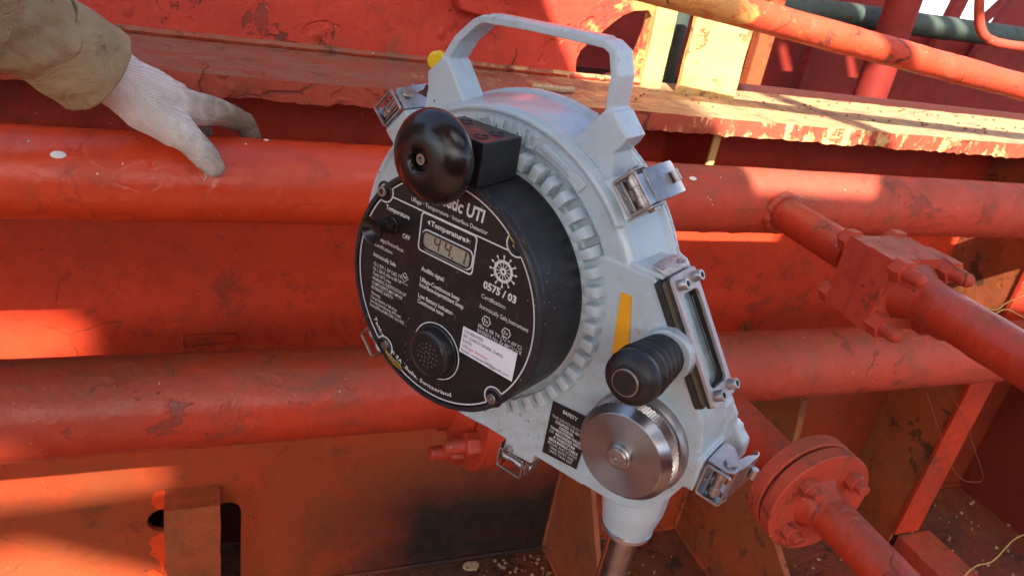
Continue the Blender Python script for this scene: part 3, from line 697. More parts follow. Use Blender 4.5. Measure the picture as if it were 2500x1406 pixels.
# teeth of the locking ring
tooth = MB()
ro, ri, hw = .1215, .1082, 4.9
def tp(r, dg): return (r * math.cos(math.radians(dg)), r * math.sin(math.radians(dg)))
q = [tp(ri, -hw * .45), tp(ro, -hw * .45), tp(ro, hw * .45), tp(ri, hw * .45)]; q2 = [tp(ri + .0003, -hw * .41), tp(ro - .0016, -hw * .41), tp(ro - .0016, hw * .41), tp(ri + .0003, hw * .41)]
tooth.prism(q2, .0455, .0615, None, q)
tme = tooth.mesh('tooth'); tme.materials.append(M['grey'])
tbm = bmesh.new(); tbm.from_mesh(tme); bmesh.ops.bevel(tbm, geom=[e for e in tbm.edges], offset=.0005, segments=2, affect='EDGES', profile=.5); tbm.to_mesh(tme); tbm.free()
for p in tme.polygons: p.use_smooth = True
tme.set_sharp_from_angle(angle=math.radians(40))
for k in range(48):
    t = bpy.data.objects.new('tooth', tme); COL.objects.link(t); t.parent = dev
    a = 7.5 * k + 3; t.rotation_euler = (0, -math.radians(a), 0)
    t.rotation_euler.y += random.uniform(-.004, .004); t.scale = (random.uniform(.99, 1.008), 1, random.uniform(.95, 1.05))
# cast arrow bar and raised word
mb = MB()
def arc_band(r0, r1, a0, a1, y0, y1, n=24):
    po = [tp(r1, a0 + (a1 - a0) * i / n) for i in range(n + 1)] + [tp(r0, a1 - (a1 - a0) * i / n) for i in range(n + 1)]
    return MB().prism(po, y0, y1)
D(arc_band(.1305, .1350, 74.0, 60, .0522, .0562), 'cast_arrow', M['grey'], bev=.0006)
D(arc_band(.1275, .1370, 60, 54, .0522, .0562), 'cast_arrow', M['grey'], bev=.0006)
D(arc_band(.1340, .1370, 128, 108, .0522, .0562), 'cast_arrow', M['grey'], bev=.0006)
vs = []; fs = []; word = 'REWIND'; angs = [106.4, 100.8, 94.2, 88.6, 84.0, 78.4]
wm = MB()
for ch, a in zip(word, angs):
    me = text_mesh(ch, .014, 0, 2, .5); xs_ = [v.co.x for v in me.vertices]; cx = (min(xs_) + max(xs_)) / 2
    t = math.radians(a)
    rd = V((math.cos(t), math.sin(t))); tg_ = V((math.sin(t), -math.cos(t)))
    pts = []
    for v in me.vertices:
        q = rd * (.1248 + v.co.y * .0180) + tg_ * (v.co.x - cx) * .0142
        pts.append((q.x, .0562 if v.co.z < 0 else .0526, q.y))
    wm.add(pts, [tuple(p.vertices) for p in me.polygons])
D(wm, 'raised_lettering', M['grey'], ang=30)
# barrel and face
D(MB().lathe([(.0955, -.0022), (.0985, -.0022), (.1000, -.0008), (.1000, .003), (.0992, .004), (.0992, .0055), (.1000, .0065), (.1008, .052), (.1008, .060)], 160), 'dial_barrel', M['barrel'])
face = D(MB().lathe([(0, 0), (.0958, 0), (.0962, -.0012), (.0956, -.0022)], 128), 'face_panel', M['face'])
yP = -.0004
notch = [(-.0712, .0646), (.0649, .0693), (.0688, -.0621), (-.0540, -.0747)]
def FP(mb, nm, mat, **k): return mb.build(nm, mat, face, **k)
ring_pts = []; RL = .0935; seg = []
def near(p): return any((V(p) - V(q)).length < .0092 for q in notch)
cur = []
for i in range(721):
    p = tp(RL, i * .5)
    if near(p):
        if len(cur) > 1: seg.append(cur)
        cur = []
    else: cur.append(p)
if len(cur) > 1: seg.append(cur)
for s_ in seg: FP(line_strip(s_, .0012, yP), 'printed_line', M['print'])
for q in notch:
    a = [p for p in circ(q[0], q[1], .0092, 72) if V(p).length < RL + .0003]
    # order so the arc is continuous
    k = max(range(len(a)), key=lambda i: (V(a[i]) - V(a[i - 1])).length); a = a[k:] + a[:k]
    FP(line_strip(a, .0012, yP), 'printed_line', M['print'])
FP(line_strip([(-.0655, .0624), (-.0335, .0624), (-.0310, .0618)], .0012, yP), 'printed_line', M['print'])
FP(line_strip([(-.0335, .0624), (.0600, .0626)], .0012, yP - .0001), 'printed_line', M['print'])
pr = rrect(-.0292, .0292, .0290, .0624, .004); FP(MB().ring(pr, rrect(-.0280, .0280, .0302, .0612, .003), yP, yP - .0002), 'printed_line', M['print'])
lo = rrect(-.0262, .0280, .0318, .0495, .0062, 8); li = rrect(-.0250, .0268, .0330, .0483, .0052, 8)
FP(MB().ring(lo, li, yP, yP - .0003), 'printed_line', M['print'])
FP(MB().ring(li, rrect(-.0240, .0258, .0340, .0473, .0045, 8), .0000, -.0022), 'display_rim', M['black'])
lcd = FP(MB().prism(rrect(-.0240, .0258, .0340, .0473, .0045, 8), -.0004, -.0001), 'display', M['lcd'])
def seg7(x, z, h, on):
    w_ = h * .5; t = h * .14; mb = MB(); sh = .12
    S = {'a': (0, h, w_, h), 'g': (0, h / 2, w_, h / 2), 'd': (0, 0, w_, 0), 'f': (0, h / 2, 0, h), 'b': (w_, h / 2, w_, h), 'e': (0, 0, 0, h / 2), 'c': (w_, 0, w_, h / 2)}
    for k in on:
        a0, b0, a1, b1 = S[k]; g = t * .25; y = -.0006
        if a0 == a1: b0 += g; b1 -= g; poly = [(a0 - t / 2, b0), (a0 + t / 2, b0), (a0 + t / 2, b1), (a0 - t / 2, b1)]
        else: a0 += g; a1 -= g; poly = [(a0, b0 - t / 2), (a1, b0 - t / 2), (a1, b0 + t / 2), (a0, b0 + t / 2)]
        mb.add([(x + a + b * sh, y, z + b) for a, b in poly], [(0, 1, 2, 3)])
    return mb
dg = seg7(-.0130, .0352, .0108, 'fgbc'); d2 = seg7(-.0015, .0352, .0108, 'fgbc'); d3 = seg7(.0140, .0352, .0108, 'bc')
dg.add(d2.v, d2.f); dg.add(d3.v, d3.f); dg.add([(.0068, -.0006, .0347), (.0086, -.0006, .0347), (.0086, -.0006, .0365), (.0068, -.0006, .0365)], [(0, 1, 2, 3)])
dg.build('digit', M['lcdseg'], face, None)
T = lambda s, x, z, wd, cap, bold=.004, **k: text(s, x, z, wd, cap * 1.04, yP, k.pop('mat', M['print']), k.pop('par', face), bold if cap > .0037 or bold < .01 else bold * .6, **k)
T('Hermetic UTI', -.0330, .0742, .0655, .0100, .03, shear=.12)
T('Ullage · Temperature · Interface Detector', -.0417, .0665, .0790, .0034, .02)
T('Temperature', -.0685, .0500, .0270, .0040, .02)
T('OFF', -.0470, .0325, .0085, .0040, .02)
T('Ullage/Interface', -.0760, .0200, .0315, .0036)
T('Certification:', -.0775, .0135, .0215, .0033)
T('Intrinsically Safe', -.0775, .0040, .0265, .0036, .02)
T('CL I, DIV 1, GP C&D, T4', -.0765, -.0040, .0330, .0031)
T('CL I, ZN 0, AEx ia IIB T4', -.0765, -.0086, .0330, .0031)
T('Tamb: 50°C max.', -.0765, -.0132, .0225, .0031)
T('•WARNING: SUBSTITUTION OF', -.0770, -.0178, .0410, .0031)
T('COMPONENTS MAY IMPAIR', -.0765, -.0222, .0370, .0031)
T('INTRINSIC SAFETY•', -.0765, -.0266, .0265, .0031)
T('Warning:', -.0765, -.0318, .0115, .0028)
T('Change batterie in Safe Area', -.0765, -.0358, .0320, .0028)
T('Use only the following: (PP3 size)', -.0765, -.0398, .0375, .0028)
T('Duracell/Procell MN 1604, Varta 3022', -.0765, -.0438, .0420, .0028)
T('Temperature', -.0185, .0535, .0365, .0042, .03)
FP(MB().add([(-.0195, yP, .0532), (-.0195, yP, .0578), (-.0222, yP, .0555), (.0190, yP, .0532), (.0190, yP, .0578), (.0217, yP, .0555)], [(0, 1, 2), (3, 5, 4)]), 'printed_arrow', M['print'])
T('Audible signal:', -.0225, .0130, .0250, .0038, .02)
T('Ullage-Continuous beep', -.0225, .0035, .0430, .0038, .02)
T('Interface-Intermittent beep', -.0225, -.0015, .0480, .0038, .02)
T('Low Battery Indicator-', -.0225, -.0115, .0390, .0038, .02)
T('Continuous tone', -.0225, -.0165, .0290, .0038, .02)
T('0575 / 03', .0410, .0245, .0320, .0060, .035)
T('Certification:', .0410, .0160, .0240, .0036)
T('Intrinsically Safe Instrument', .0410, .0070, .0475, .0036)
T('EEx ia IIB T4 (Ta = 60°C)', .0425, -.0095, .0430, .0031)
T('BASEEFA No. Ex 88C2121X', .0425, -.0138, .0440, .0031)
T('Ex', .0472, -.0028, .0042, .0030); T('Ex', .0672, -.0040, .0042, .0030)
hx = lambda cx, cz, r, n=6: circ(cx, cz, r, n, 0 if n == 6 else 90, 360 if n == 6 else 450)
FP(MB().ring(circ(.0494, -.0012, .0046, 6), circ(.0494, -.0012, .0039, 6), yP, yP - .0001), 'approval_mark', M['print'])
FP(MB().ring(circ(.0694, -.0024, .0046, 6), circ(.0694, -.0024, .0039, 6), yP, yP - .0001), 'approval_mark', M['print'])
FP(MB().ring(circ(-.0395, -.0008, .0045, 4), circ(-.0395, -.0008, .0039, 4), yP, yP - .0001), 'approval_mark', M['print'])
T('FM', -.0417, -.0019, .0044, .0024); T('APPROVED', -.0440, -.0072, .0090, .0013)
# ship wheel emblem
e0 = (.0570, .0445)
mb = MB(); mb.ring(circ(*e0, .0090, 40), circ(*e0, .0066, 40), yP, yP - .0001); mb.ring(circ(*e0, .0028, 24), circ(*e0, .0012, 24), yP, yP - .0001)
for k in range(12):
    a = math.radians(30 * k + 6); c, s_ = math.cos(a), math.sin(a)
    def R2(r, t_): return (e0[0] + r * c - t_ * s_, yP - .00005, e0[1] + r * s_ + t_ * c)
    mb.add([R2(.0025, -.00035), R2(.0068, -.00035), R2(.0068, .00035), R2(.0025, .00035)], [(0, 1, 2, 3)])
    mb.add([R2(.0088, -.0005), R2(.0108, -.0004), R2(.0120, -.0009), R2(.0130, -.0006), R2(.0130, .0006), R2(.0120, .0009), R2(.0108, .0004), R2(.0088, .0005)], [tuple(range(8))])
FP(mb, 'wheel_emblem', M['print'], ang=None)
# maker line along the lower rim
s_ = 'Tanksystem SA  Bulle, Switzerland'; mb = MB(); pos = 0; W_ = []
for ch in s_:
    if ch == ' ': W_.append((None, .30)); continue
    me = text_mesh(ch, .02); xs_ = [v.co.x for v in me.vertices]; W_.append((me, max(xs_) + .06))
tot = sum(w for _, w in W_); a0, a1 = -143, -72; acc = 0
for me, wd_ in W_:
    if me:
        for_r = .0885; t0 = a0 + (a1 - a0) * acc / tot; size = math.radians(a1 - a0) / tot * for_r
        t = math.radians(t0 + (a1 - a0) * wd_ / tot / 2); rd = V((math.cos(t), math.sin(t))); tg_ = V((-math.sin(t), math.cos(t)))
        pts = []
        for v in me.vertices:
            q = rd * (for_r - v.co.y * .0052) + tg_ * (v.co.x - wd_ / 2) * size; pts.append((q.x, yP, q.y))
        mb.add(pts, [tuple(p.vertices) for p in me.polygons])
    acc += wd_
FP(mb, 'rim_lettering', M['print'], ang=None, weld=False)
# yellowed glue smears on the rim
mb = MB()
for (a, r, s1, s2) in ((-118, .0935, .010, .0030), (-113, .0915, .006, .0035), (172, .0975, .005, .002), (150, .0985, .006, .0015), (50, .094, .004, .0012)):
    t = math.radians(a); m = Matrix.Rotation(-t - math.pi / 2, 3, 'Y'); mb.sphere((r * math.cos(t), -.0012, r * math.sin(t)), 1, 6, (s1, .0008, s2), m)
D(mb, 'glue_smear', M['glue'], ang=60)
# calibration sticker
stk = D(MB().prism([(.0290, -.0150), (.0832, -.0136), (.0830, -.0388), (.0287, -.0382)], -.0014, -.0008), 'calibration_label', M['paper'], ang=30)
def SL(s, x, z, wd, cap, mat=M['printdark'], **k): return text(s, x, z, wd, cap, -.0016, mat, stk, .005, **k)
SL('CALIBRATED', .0312, -.0192, .0190, .0028)
SL('BY: CHRISTOPHER CHNG', .0310, -.0236, .0400, .0028)
SL('DATE:', .0310, -.0280, .0095, .0027)
SL('UTI', .0308, -.0324, .0052, .0026); SL('tape Services', .0362, -.0324, .0205, .0026, M['printred'])
SL('Email: utimeter04@gmail.com', .0306, -.0366, .0490, .0026)
# face screws
def capscrew(x, y, z, r, h, par, name='cap_screw', axis='Y', mtx=None, mat='steel'):
    m = Matrix.Translation((x, y, z)) @ (mtx or Matrix.Identity(4))
    prof = [(r * .96, 0), (r, -.0006), (r, -h + .0006), (r * .92, -h), (r * .52, -h), (r * .52, -h * .35), (0, -h * .35)]
    o = MB().lathe(prof, 24, m).build(name, M[mat], par, ang=30)
    return o
for q in (notch[0], notch[2], notch[3]): capscrew(q[0], -.0005, q[1], .0044, .0042 if q != notch[3] else .0005, dev)
for q in notch: D(MB().lathe([(.0058, -.0004), (.0066, -.0014), (.0076, -.0010), (.0084, -.0003)], 28, Matrix.Translation((q[0], 0, q[1]))), 'screw_boss', M['barrel'])
D(MB().lathe([(.0026, -.0003), (.0034, -.0012), (.0046, -.0003)], 24, Matrix.Translation((notch[1][0], 0, notch[1][1]))), 'empty_screw_hole', M['steel_dark'])
# toggle knob
D(MB().lathe([(.0082, -.0003), (.0080, -.0018), (.0068, -.0024), (.0064, -.0085), (.0058, -.0095), (.0052, -.0135), (.0062, -.0170), (.0100, -.0205), (.0112, -.0225), (.0110, -.0238), (.0090, -.0228), (.0045, -.0190), (.0028, -.0186), (0, -.0190)], 40, Matrix.Translation((-.0600, 0, .0390))), 'selector_knob', M['knob'], ang=50)
# buzzer
bz = D(MB().lathe([(.0232, -.0002), (.0232, -.0016), (.0222, -.0022), (.0218, -.0075), (.0205, -.0100), (.0182, -.0108), (.0176, -.0104), (.0170, -.0111), (.0, -.0112)], 56, Matrix.Translation((.0042, 0, -.0508))), 'buzzer', M['black'], ang=40)
mb = MB()
for R_, n_ in ((.0032, 6), (.0068, 10), (.0104, 14)):
    for k in range(n_):
        a = 2 * math.pi * k / n_; mb.lathe([(.00075, -.0112), (.00072, -.0114), (.0003, -.0113), (0, -.0113)], 8, Matrix.Translation((.0042 + R_ * math.cos(a), 0, -.0508 + R_ * math.sin(a))))
mb.build('sound_holes', simple('dust filled holes', (.13, .11, .10), .8), bz, kind='stuff')
mb = MB().lathe([(.0014, -.0112), (.0012, -.0116), (.0006, -.0113), (0, -.0113)], 10, Matrix.Translation((.0042, 0, -.0508))); mb.build('centre_hole', M['void'], bz)
FP(MB().ring(circ(.0042, -.0508, .0254, 56), circ(.0042, -.0508, .0245, 56), yP, yP - .0002), 'printed_line', M['print'])
# crank block and mushroom knob
cb = D(MB().box(-.036, .0232, -.0020, .0440, .099, .1325), 'crank_block', M['black'], bev=.0010, seg=3)
for (x, y) in ((.010, .010), (.010, .028), (-.024, .012), (-.022, .030)):
    mb = MB().lathe([(.0062, 0), (.0054, -.0006), (.0048, .0016), (.0042, .0016), (.0030, .0006), (0, .0006)], 28, Matrix.Translation((x, y, .1327)) @ Matrix.Rotation(math.radians(-90), 4, 'X'))
    mb.build('block_screw', M['black'], cb, ang=30)
kx, kz = -.0062, .1160
D(MB().cyl((kx, -.001, kz), (kx, -.0165, kz), .0105, .012, 28), 'knob_shaft', M['black'])
mk = Matrix.Translation((kx, 0, kz))
D(MB().lathe([(.012, -.008), (.025, -.0090), (.0318, -.0125), (.0346, -.0170), (.0352, -.0205), (.0340, -.0255), (.0300, -.0312), (.0240, -.0350), (.0170, -.0372), (.0115, -.0378), (.0090, -.0372), (.0080, -.0355), (.0078, -.0300), (0, -.0300)], 96, mk), 'crank_knob', M['knob'], ang=60)
capscrew(kx, -.0300, kz, .0043, .0045, dev, 'knob_screw')
# bellows push button
bt = Matrix.Translation((.1765, 0, .0135)); prof = [(.0150, .0560), (.0156, .050)]
yy = .048
for k in range(5):
    r0 = .0150 + k * .0009
    prof += [(r0 + .0019, yy), (r0 + .0024, yy - .0020), (r0 + .0019, yy - .0042), (r0 - .0010, yy - .0058), (r0 - .0010, yy - .0068)]; yy -= .0085
prof += [(.0203, .0045), (.0205, .0010), (.0196, -.0030), (.0166, -.0064), (.0130, -.0080), (.0104, -.0084), (.0098, -.0080)]
D(MB().lathe(prof, 72, bt), 'rubber_bellows', M['rubber'], ang=70)
D(MB().lathe([(.0099, -.0075), (.0102, -.0100), (.0099, -.0105), (.0092, -.0105)], 48, bt), 'button_ring', M['steel'], ang=40)
D(MB().lathe([(.0093, -.0103), (.0089, -.0111), (.0, -.0114)], 40, bt), 'button_cap', M['black'], ang=60)
# knurled cap
kb = D(MB().lathe([(.0425, .0555), (.0425, .050), (.0405, .0470), (.038, .0465)], 96, Matrix.Translation((.1735, 0, -.0690))), 'cap_base', M['steel'], ang=40)
kc = empty('cap', (0, 0, 0)); bpy.data.objects.remove(kc)
cp = MB().lathe([(.0385, .0465), (.0385, .044), (.0376, .0428)], 96).build('knurled_cap', M['brushed'], dev, ang=30); cp.location = (.1735, 0, -.0690)
fc = MB().lathe([(.0398, .0325), (.0394, .0315), (.0346, .0253), (.0340, .0250), (.0105, .0250), (.0100, .0246), (0, .0246)], 128).build('cap_face', M['brushed'], cp, ang=20)
mb = MB(); NK = 116; rows = 9; ya, yb = .0328, .0430
for j in range(rows + 1):
    for i in range(NK):
        t = 2 * math.pi * i / NK; r = .0392 + (.0010 if (i + j) % 2 else -.0005); mb.v.append((r * math.cos(t), ya + (yb - ya) * j / rows, r * math.sin(t)))
for j in range(rows):
    for i in range(NK):
        a, b, c, d = j * NK + i, j * NK + (i + 1) % NK, (j + 1) * NK + (i + 1) % NK, (j + 1) * NK + i
        mb.f += [(a, b, c), (a, c, d)] if (i + j) % 2 else [(a, b, d), (b, c, d)]
kn2 = mb.build('knurling', M['steel'], cp, ang=5)
mb = MB().lathe([(.0105, .0246), (.0102, .0225), (.0092, .0215), (.0088, .0215), (.0084, .0196), (.0078, .0190), (.0052, .0190), (.0050, .0196), (.0030, .0196), (.0028, .0215), (0, .0215)], 40); mb.build('centre_bolt', M['steel'], cp, ang=30)
# window on the sloping side: local frame s (along), y (depth), o (outward)
sv = V((.579, 0, -.815)); ov = V((.815, 0, .579)); base = V((.1525, 0, .0625))
mw = Matrix.Translation(base) @ Matrix((( sv.x, 0, ov.x), (0, 1, 0), (sv.z, 0, ov.z))).to_4x4()
# (x->s, y->depth, z->outward)
def WB(poly_sy, z0, z1, name, mat, inner=None, par=None, bev=0):
    mb = MB(); rx = Matrix.Rotation(math.radians(90), 4, 'X')
    # polygon given in (s, y): build as prism along local z
    m = mw @ Matrix(((1, 0, 0, 0), (0, 0, 1, 0), (0, 1, 0, 0), (0, 0, 0, 1)))
    if inner: mb.ring(poly_sy, inner, z0, z1, m)
    else: mb.prism(poly_sy, z0, z1, m)
    return mb.build(name, mat, par or dev, ang=30, bev=bev)
R0 = (.0005, .1015, .0530, .0915)
def rr(e, r): return rrect(R0[0] + e, R0[1] - e, R0[2] + e, R0[3] - e, r)
inn = rrect(.0160, .0885, .0580, .0862, .006); innb = rrect(.0168, .0877, .0588, .0854, .006)
WB(rr(.0005, .004), -.002, .0032, 'window_gasket', M['gasket'], innb)
M['glass'] = NT('window glass').done((.75, .80, .80), .06, None, None, Transmission_Weight=1., IOR=1.5)
M['glass_edge'] = simple('glass pane edge', (.10, .085, .06), .15)
WB(rr(.0018, .004), .0034, .0078, 'glass_pane', M['glass_edge'], innb)
WB(rrect(.0169, .0876, .0589, .0853, .005), .0058, .0076, 'glass_pane', M['glass'])
WB(rr(.0002, .004), .0080, .0108, 'window_gasket', M['gasket'], innb)
WB(rrect(.0166, .0879, .0586, .0856, .005), -.0010, .0050, 'window_back', simple('wiper smear grey', (.52, .58, .62), .25, var=.35, vs=45))
fr = WB(rr(0, .004), .0110, .0142, 'window_frame', M['steel_frame'], inn, None, .0005)
for (s_, y_) in ((.0085, .0600), (.0080, .0845), (.0935, .0600), (.0935, .0850)):
    m = mw @ Matrix.Translation((s_, y_, .0140)) @ Matrix.Rotation(math.radians(90), 4, 'X') @ Matrix.Rotation(math.pi, 4, 'X')
    m = mw @ Matrix.Translation((s_, y_, .0140)) @ Matrix.Rotation(math.radians(-90), 4, 'X')
    r = .0042; h = .0072
    MB().lathe([(r * .96, 0), (r, -.0006), (r, -h + .0006), (r * .92, -h), (r * .55, -h), (r * .55, -h * .4), (0, -h * .4)], 24, m).build('window_bolt', M['steel'], fr, ang=30)
# name plate on the ledge above the window
npt = D(MB().add([(.1460, .0600, .0688), (.1570, .0595, .0668), (.1595, .0620, .0668), (.1600, .0900, .0686), (.1580, .0925, .0692), (.1480, .0930, .0712), (.1455, .0905, .0712), (.1442, .0625, .0694)] ,
      [tuple(range(8))]), 'name_plate', M['plate'], ang=30)
sol = npt.modifiers.new('s', 'SOLIDIFY'); sol.thickness = .0008; sol.offset = 0
for (x, y, z) in ((.1500, .0640, .0692), (.1545, .0885, .0706)):
    MB().lathe([(.0030, .0004), (.0028, -.0008), (.0012, -.0013), (0, -.0013)], 16, Matrix.Translation((x, y, z)) @ Matrix.Rotation(math.radians(-90), 4, 'X')).build('plate_rivet', M['steel'], npt, ang=60)
# housing pad that carries the plate
D(MB().add([(.120, .057, .060), (.157, .057, .0632), (.1605, .094, .066), (.124, .096, .063), (.120, .057, .0668), (.1565, .0572, .0664), (.160, .094, .0684), (.124, .096, .0690)],
   [(0, 1, 2, 3), (7, 6, 5, 4), (0, 4, 5, 1), (1, 5, 6, 2), (2, 6, 7, 3), (3, 7, 4, 0)]), 'plate_pad', M['grey'], bev=.0012)
# tape stickers
D(MB().prism([(.1285, .0425), (.1375, .0430), (.1470, -.0040), (.1338, -.0115)], .0540, .0546), 'orange_tape', M['sticker_orange'], ang=30)
sf = D(MB().prism([(.0925, -.0765), (.1310, -.0735), (.1285, -.1270), (.0930, -.1300)], .0540, .0545), 'safety_label', M['label'], ang=30)
for i, (t_, wd_, bo) in enumerate((('SAFETY', .0150, .04), ('', 0, 0), ('THIS DEVICE MUST BE', .0330, .0), ('COUPLED TO AN', .0245, .04), ('ORIGINAL', .0150, .04), ('TANKSYSTEM VALVE', .0320, .04), ('OR', .0, 0), ('A TANKSYSTEM', .0220, .04), ('GROUNDING CABLE', .0300, .04), ('BEFORE AND DURING', .0300, 0.0), ('TANK ENTRY AND', .0250, 0.0), ('UNTIL TANK EXIT', .0240, 0.0))):
    z = -.0835 - .0038 * i + (.0012 if i == 0 else 0)
    if t_ == 'OR':
        text('OR', .0955, z, .0045, .0027, .0538, M['print'], sf, .0); text('GROUNDED WITH', .1015, z, .0265, .0027, .0538, M['print'], sf, .04); continue
    if t_: text(t_, .1115, z, wd_, .0027 if i else .0033, .0538, M['print'], sf, bo, center=True)
# latches
def latch(pos, ang, name_label=None, open_=0, scale=1., lever=True, sc2=1.):
    L = empty('latch', pos); L.parent = dev; L.rotation_euler = (0, -math.radians(ang - 90), 0); L.scale = (scale,) * 3
    # local: x tangential, y depth, z outward
    m = M['steel']
    b = MB()
    for s_ in (-1, 1):
        x0 = s_ * .0150
        poly = [(-.004, .0), (-.004, .017), (.000, .0215), (.008, .0225), (.018, .018), (.030, .008), (.030, 0)]
        n_ = len(poly)
        xa, xb = x0 - .0007, x0 + .0007
        b.add([(x, p[0], p[1]) for x in (xa, xb) for p in poly], [tuple(range(n_)), tuple(range(2 * n_ - 1, n_ - 1, -1))] + [(i, (i + 1) % n_, (i + 1) % n_ + n_, i + n_) for i in range(n_)])
    b.box(-.0143, .0143, .002, .030, -.0005, .0012)
    b.build('latch_base', m, L, bev=.0004)
    # hook loop
    rect = [(-.0138, .0015), (.0138, .0015), (.0138, .0205), (-.0138, .0205)]
    MB().ring(rrect(-.0143, .0143, .0010, .0220, .0025, 4), rrect(-.0127, .0127, .0028, .0204, .0018, 4), -.0078, -.0050).build('hook_loop', m, L, ang=30, bev=.0004)
    bb = MB().box(-.0010, .0016, -.0050, .004, .0035, .0048).box(-.012, .012, -.0046, .004, .0062, .0074)
    bb.build('hook_plate', m, L, bev=.0003)
    br = MB(); br.cyl((-.0135, .0010, .0125), (.0135, .0010, .0125), .0036, None, 20)
    br.cyl((-.0110, .0010, .0125), (-.0040, .0010, .0125), .0049, None, 20); br.cyl((.0040, .0010, .0125), (.0110, .0010, .0125), .0049, None, 20)
    br.build('roller', m, L, ang=30, bev=.0003)
    for s_ in (-1, 1):
        MB().cyl((s_ * .0156, .007, .0145), (s_ * .0178, .007, .0145), .0052, .0046, 20).build('pivot_rivet', m, L, ang=40, bev=.0004)
    if lever:
        prof = [(.006, .0215), (.018, .0236), (.032, .0250), (.042, .0256), (.0475, .0238), (.0500, .0205)]
        mb = MB(); n_ = len(prof)
        for i, (y, z) in enumerate(prof):
            hwid = .0132 if i < 4 else (.0118 if i == 4 else .0085)
            for zz in (z, z - .0012):
                mb.v += [(-hwid, y, zz), (hwid, y, zz)]
        for i in range(n_ - 1):
            a = 4 * i; c = a + 4
            mb.f += [(a, a + 1, c + 1, c), (a + 2, c + 2, c + 3, a + 3), (a, c, c + 2, a + 2), (a + 1, a + 3, c + 3, c + 1)]
        mb.f += [(0, 2, 3, 1), (4 * n_ - 4, 4 * n_ - 3, 4 * n_ - 1, 4 * n_ - 2)]
        # side returns of the lever
        for s_ in (-1, 1):
            mb.add([(s_ * .0132, .006, .0215), (s_ * .0132, .042, .0254), (s_ * .0132, .034, .0195), (s_ * .0132, .010, .0130), (s_ * .0122, .006, .0215), (s_ * .0122, .042, .0254), (s_ * .0122, .034, .0195), (s_ * .0122, .010, .0130)],
                   [(0, 1, 2, 3), (7, 6, 5, 4), (0, 4, 5, 1), (1, 5, 6, 2), (2, 6, 7, 3), (3, 7, 4, 0)])
        mb.build('lever', m, L, ang=30, bev=.0004)
        MB().cyl((-.0045, .0350, .0282), (.0045, .0350, .0282), .0030, None, 16).build('lever_eye', m, L, ang=40)
    return L
latch((.1085, .064, .1075), 45.5)
latch((-.1235, .062, .1040), 140)
latch((.0610, .064, -.1525), -90, lever=False)
latch((.2265, .064, -.0735), -4)
latch((-.1190, .064, -.1190), -135)
capscrew(.0600, .0550, -.1480, .0042, .0055, dev)
# yellow cable gland behind the left foot
D(MB().lathe([(.0, 0), (.0075, 0), (.009, .002), (.009, .009), (.0078, .011), (.0070, .016), (0, .016)], 12, Matrix.Translation((-.117, .094, .1545)) @ Matrix.Rotation(math.radians(25), 4, 'Z')), 'yellow_cap', M['glandyellow'], bev=.0006)
# deck standpipe that carries the stem
base_x = DEV + (Matrix.Rotation(dev.rotation_euler.z, 3, 'Z') @ V((.172, .090, 0)))
sp = MB().lathe([(0, 0), (.11, 0), (.11, .02), (.045, .02), (.045, .50), (.07, .50), (.07, .53), (.028, .53), (.028, .66), (.016, .68), (.0, .68)], 48, Matrix.Translation((base_x.x, base_x.y, ZF + .003)) @ Matrix.Rotation(math.radians(90), 4, 'X')).build('standpipe', M['pipe_low'], None, ang=30)
tag(sp, 'flanged red deck standpipe that holds the stem of the instrument', 'standpipe')

# ============================================================ THE ARM
per = empty('person', (-.45, .9, 1.1)); tag(per, 'arm of a person in khaki sleeve and white knitted glove resting on the upper pipe', 'person')
io = (.45, -.9, -1.1)
def chain(mb, pts, rad, n=14):
    for i in range(len(pts) - 1):
        mb.cyl(pts[i], pts[i + 1], rad[i], rad[i + 1], n)
    for p, r in zip(pts, rad): mb.sphere(p, r, 8)
g = MB()
W0 = atY(215, 130, .955); W1 = atY(300, 205, .985); K = atY(430, 275, 1.01)
chain(g, [atY(140, 95, .94), W0, W1], [.029, .031, .033])
# palm block: several ellipsoids
chain(g, [W1, atY(360, 225, 1.0), atY(440, 262, 1.02)], [.033, .031, .025])
chain(g, [W1, atY(350, 262, .985), atY(425, 315, .985)], [.032, .028, .022])
chain(g, [atY(330, 200, 1.02), atY(420, 240, 1.045)], [.026, .023])
# thumb, on the viewer side of the pipe
chain(g, [atY(425, 310, .985), atY(472, 350, .968), atY(506, 388, .958), atY(524, 409, .955)], [.0225, .0175, .0158, .0128])
# four fingers over the far side
chain(g, [atY(440, 262, 1.02), V((.012, 1.040, 1.216)), V((.044, 1.066, 1.197)), V((.058, 1.090, 1.168))], [.0240, .0185, .0150, .0125])
for dx, dz in ((-.024, .003), (-.042, .002), (-.058, .001)):
    chain(g, [V((-.02 + dx, 1.03, 1.214 + dz)), V((.004 + dx, 1.070, 1.208 + dz)), V((.016 + dx, 1.096, 1.170)), V((.020 + dx, 1.100, 1.130))], [.021, .0145, .0125, .0105])
gl = g.build('glove', M['glove'], per, ang=None, weld=False); remesh(gl, .0016, 8, .6)
for v in gl.data.vertices:
    v.co += noise.noise_vector(v.co * 45) * .0012
gl.location = io
th = [atY(503, 415, .952), atY(500, 425, .950), atY(503, 433, .950), atY(497, 442, .949)]
MB().tube(th, .0010, 6).build('loose_thread', M['glove'], per, 60).location = io
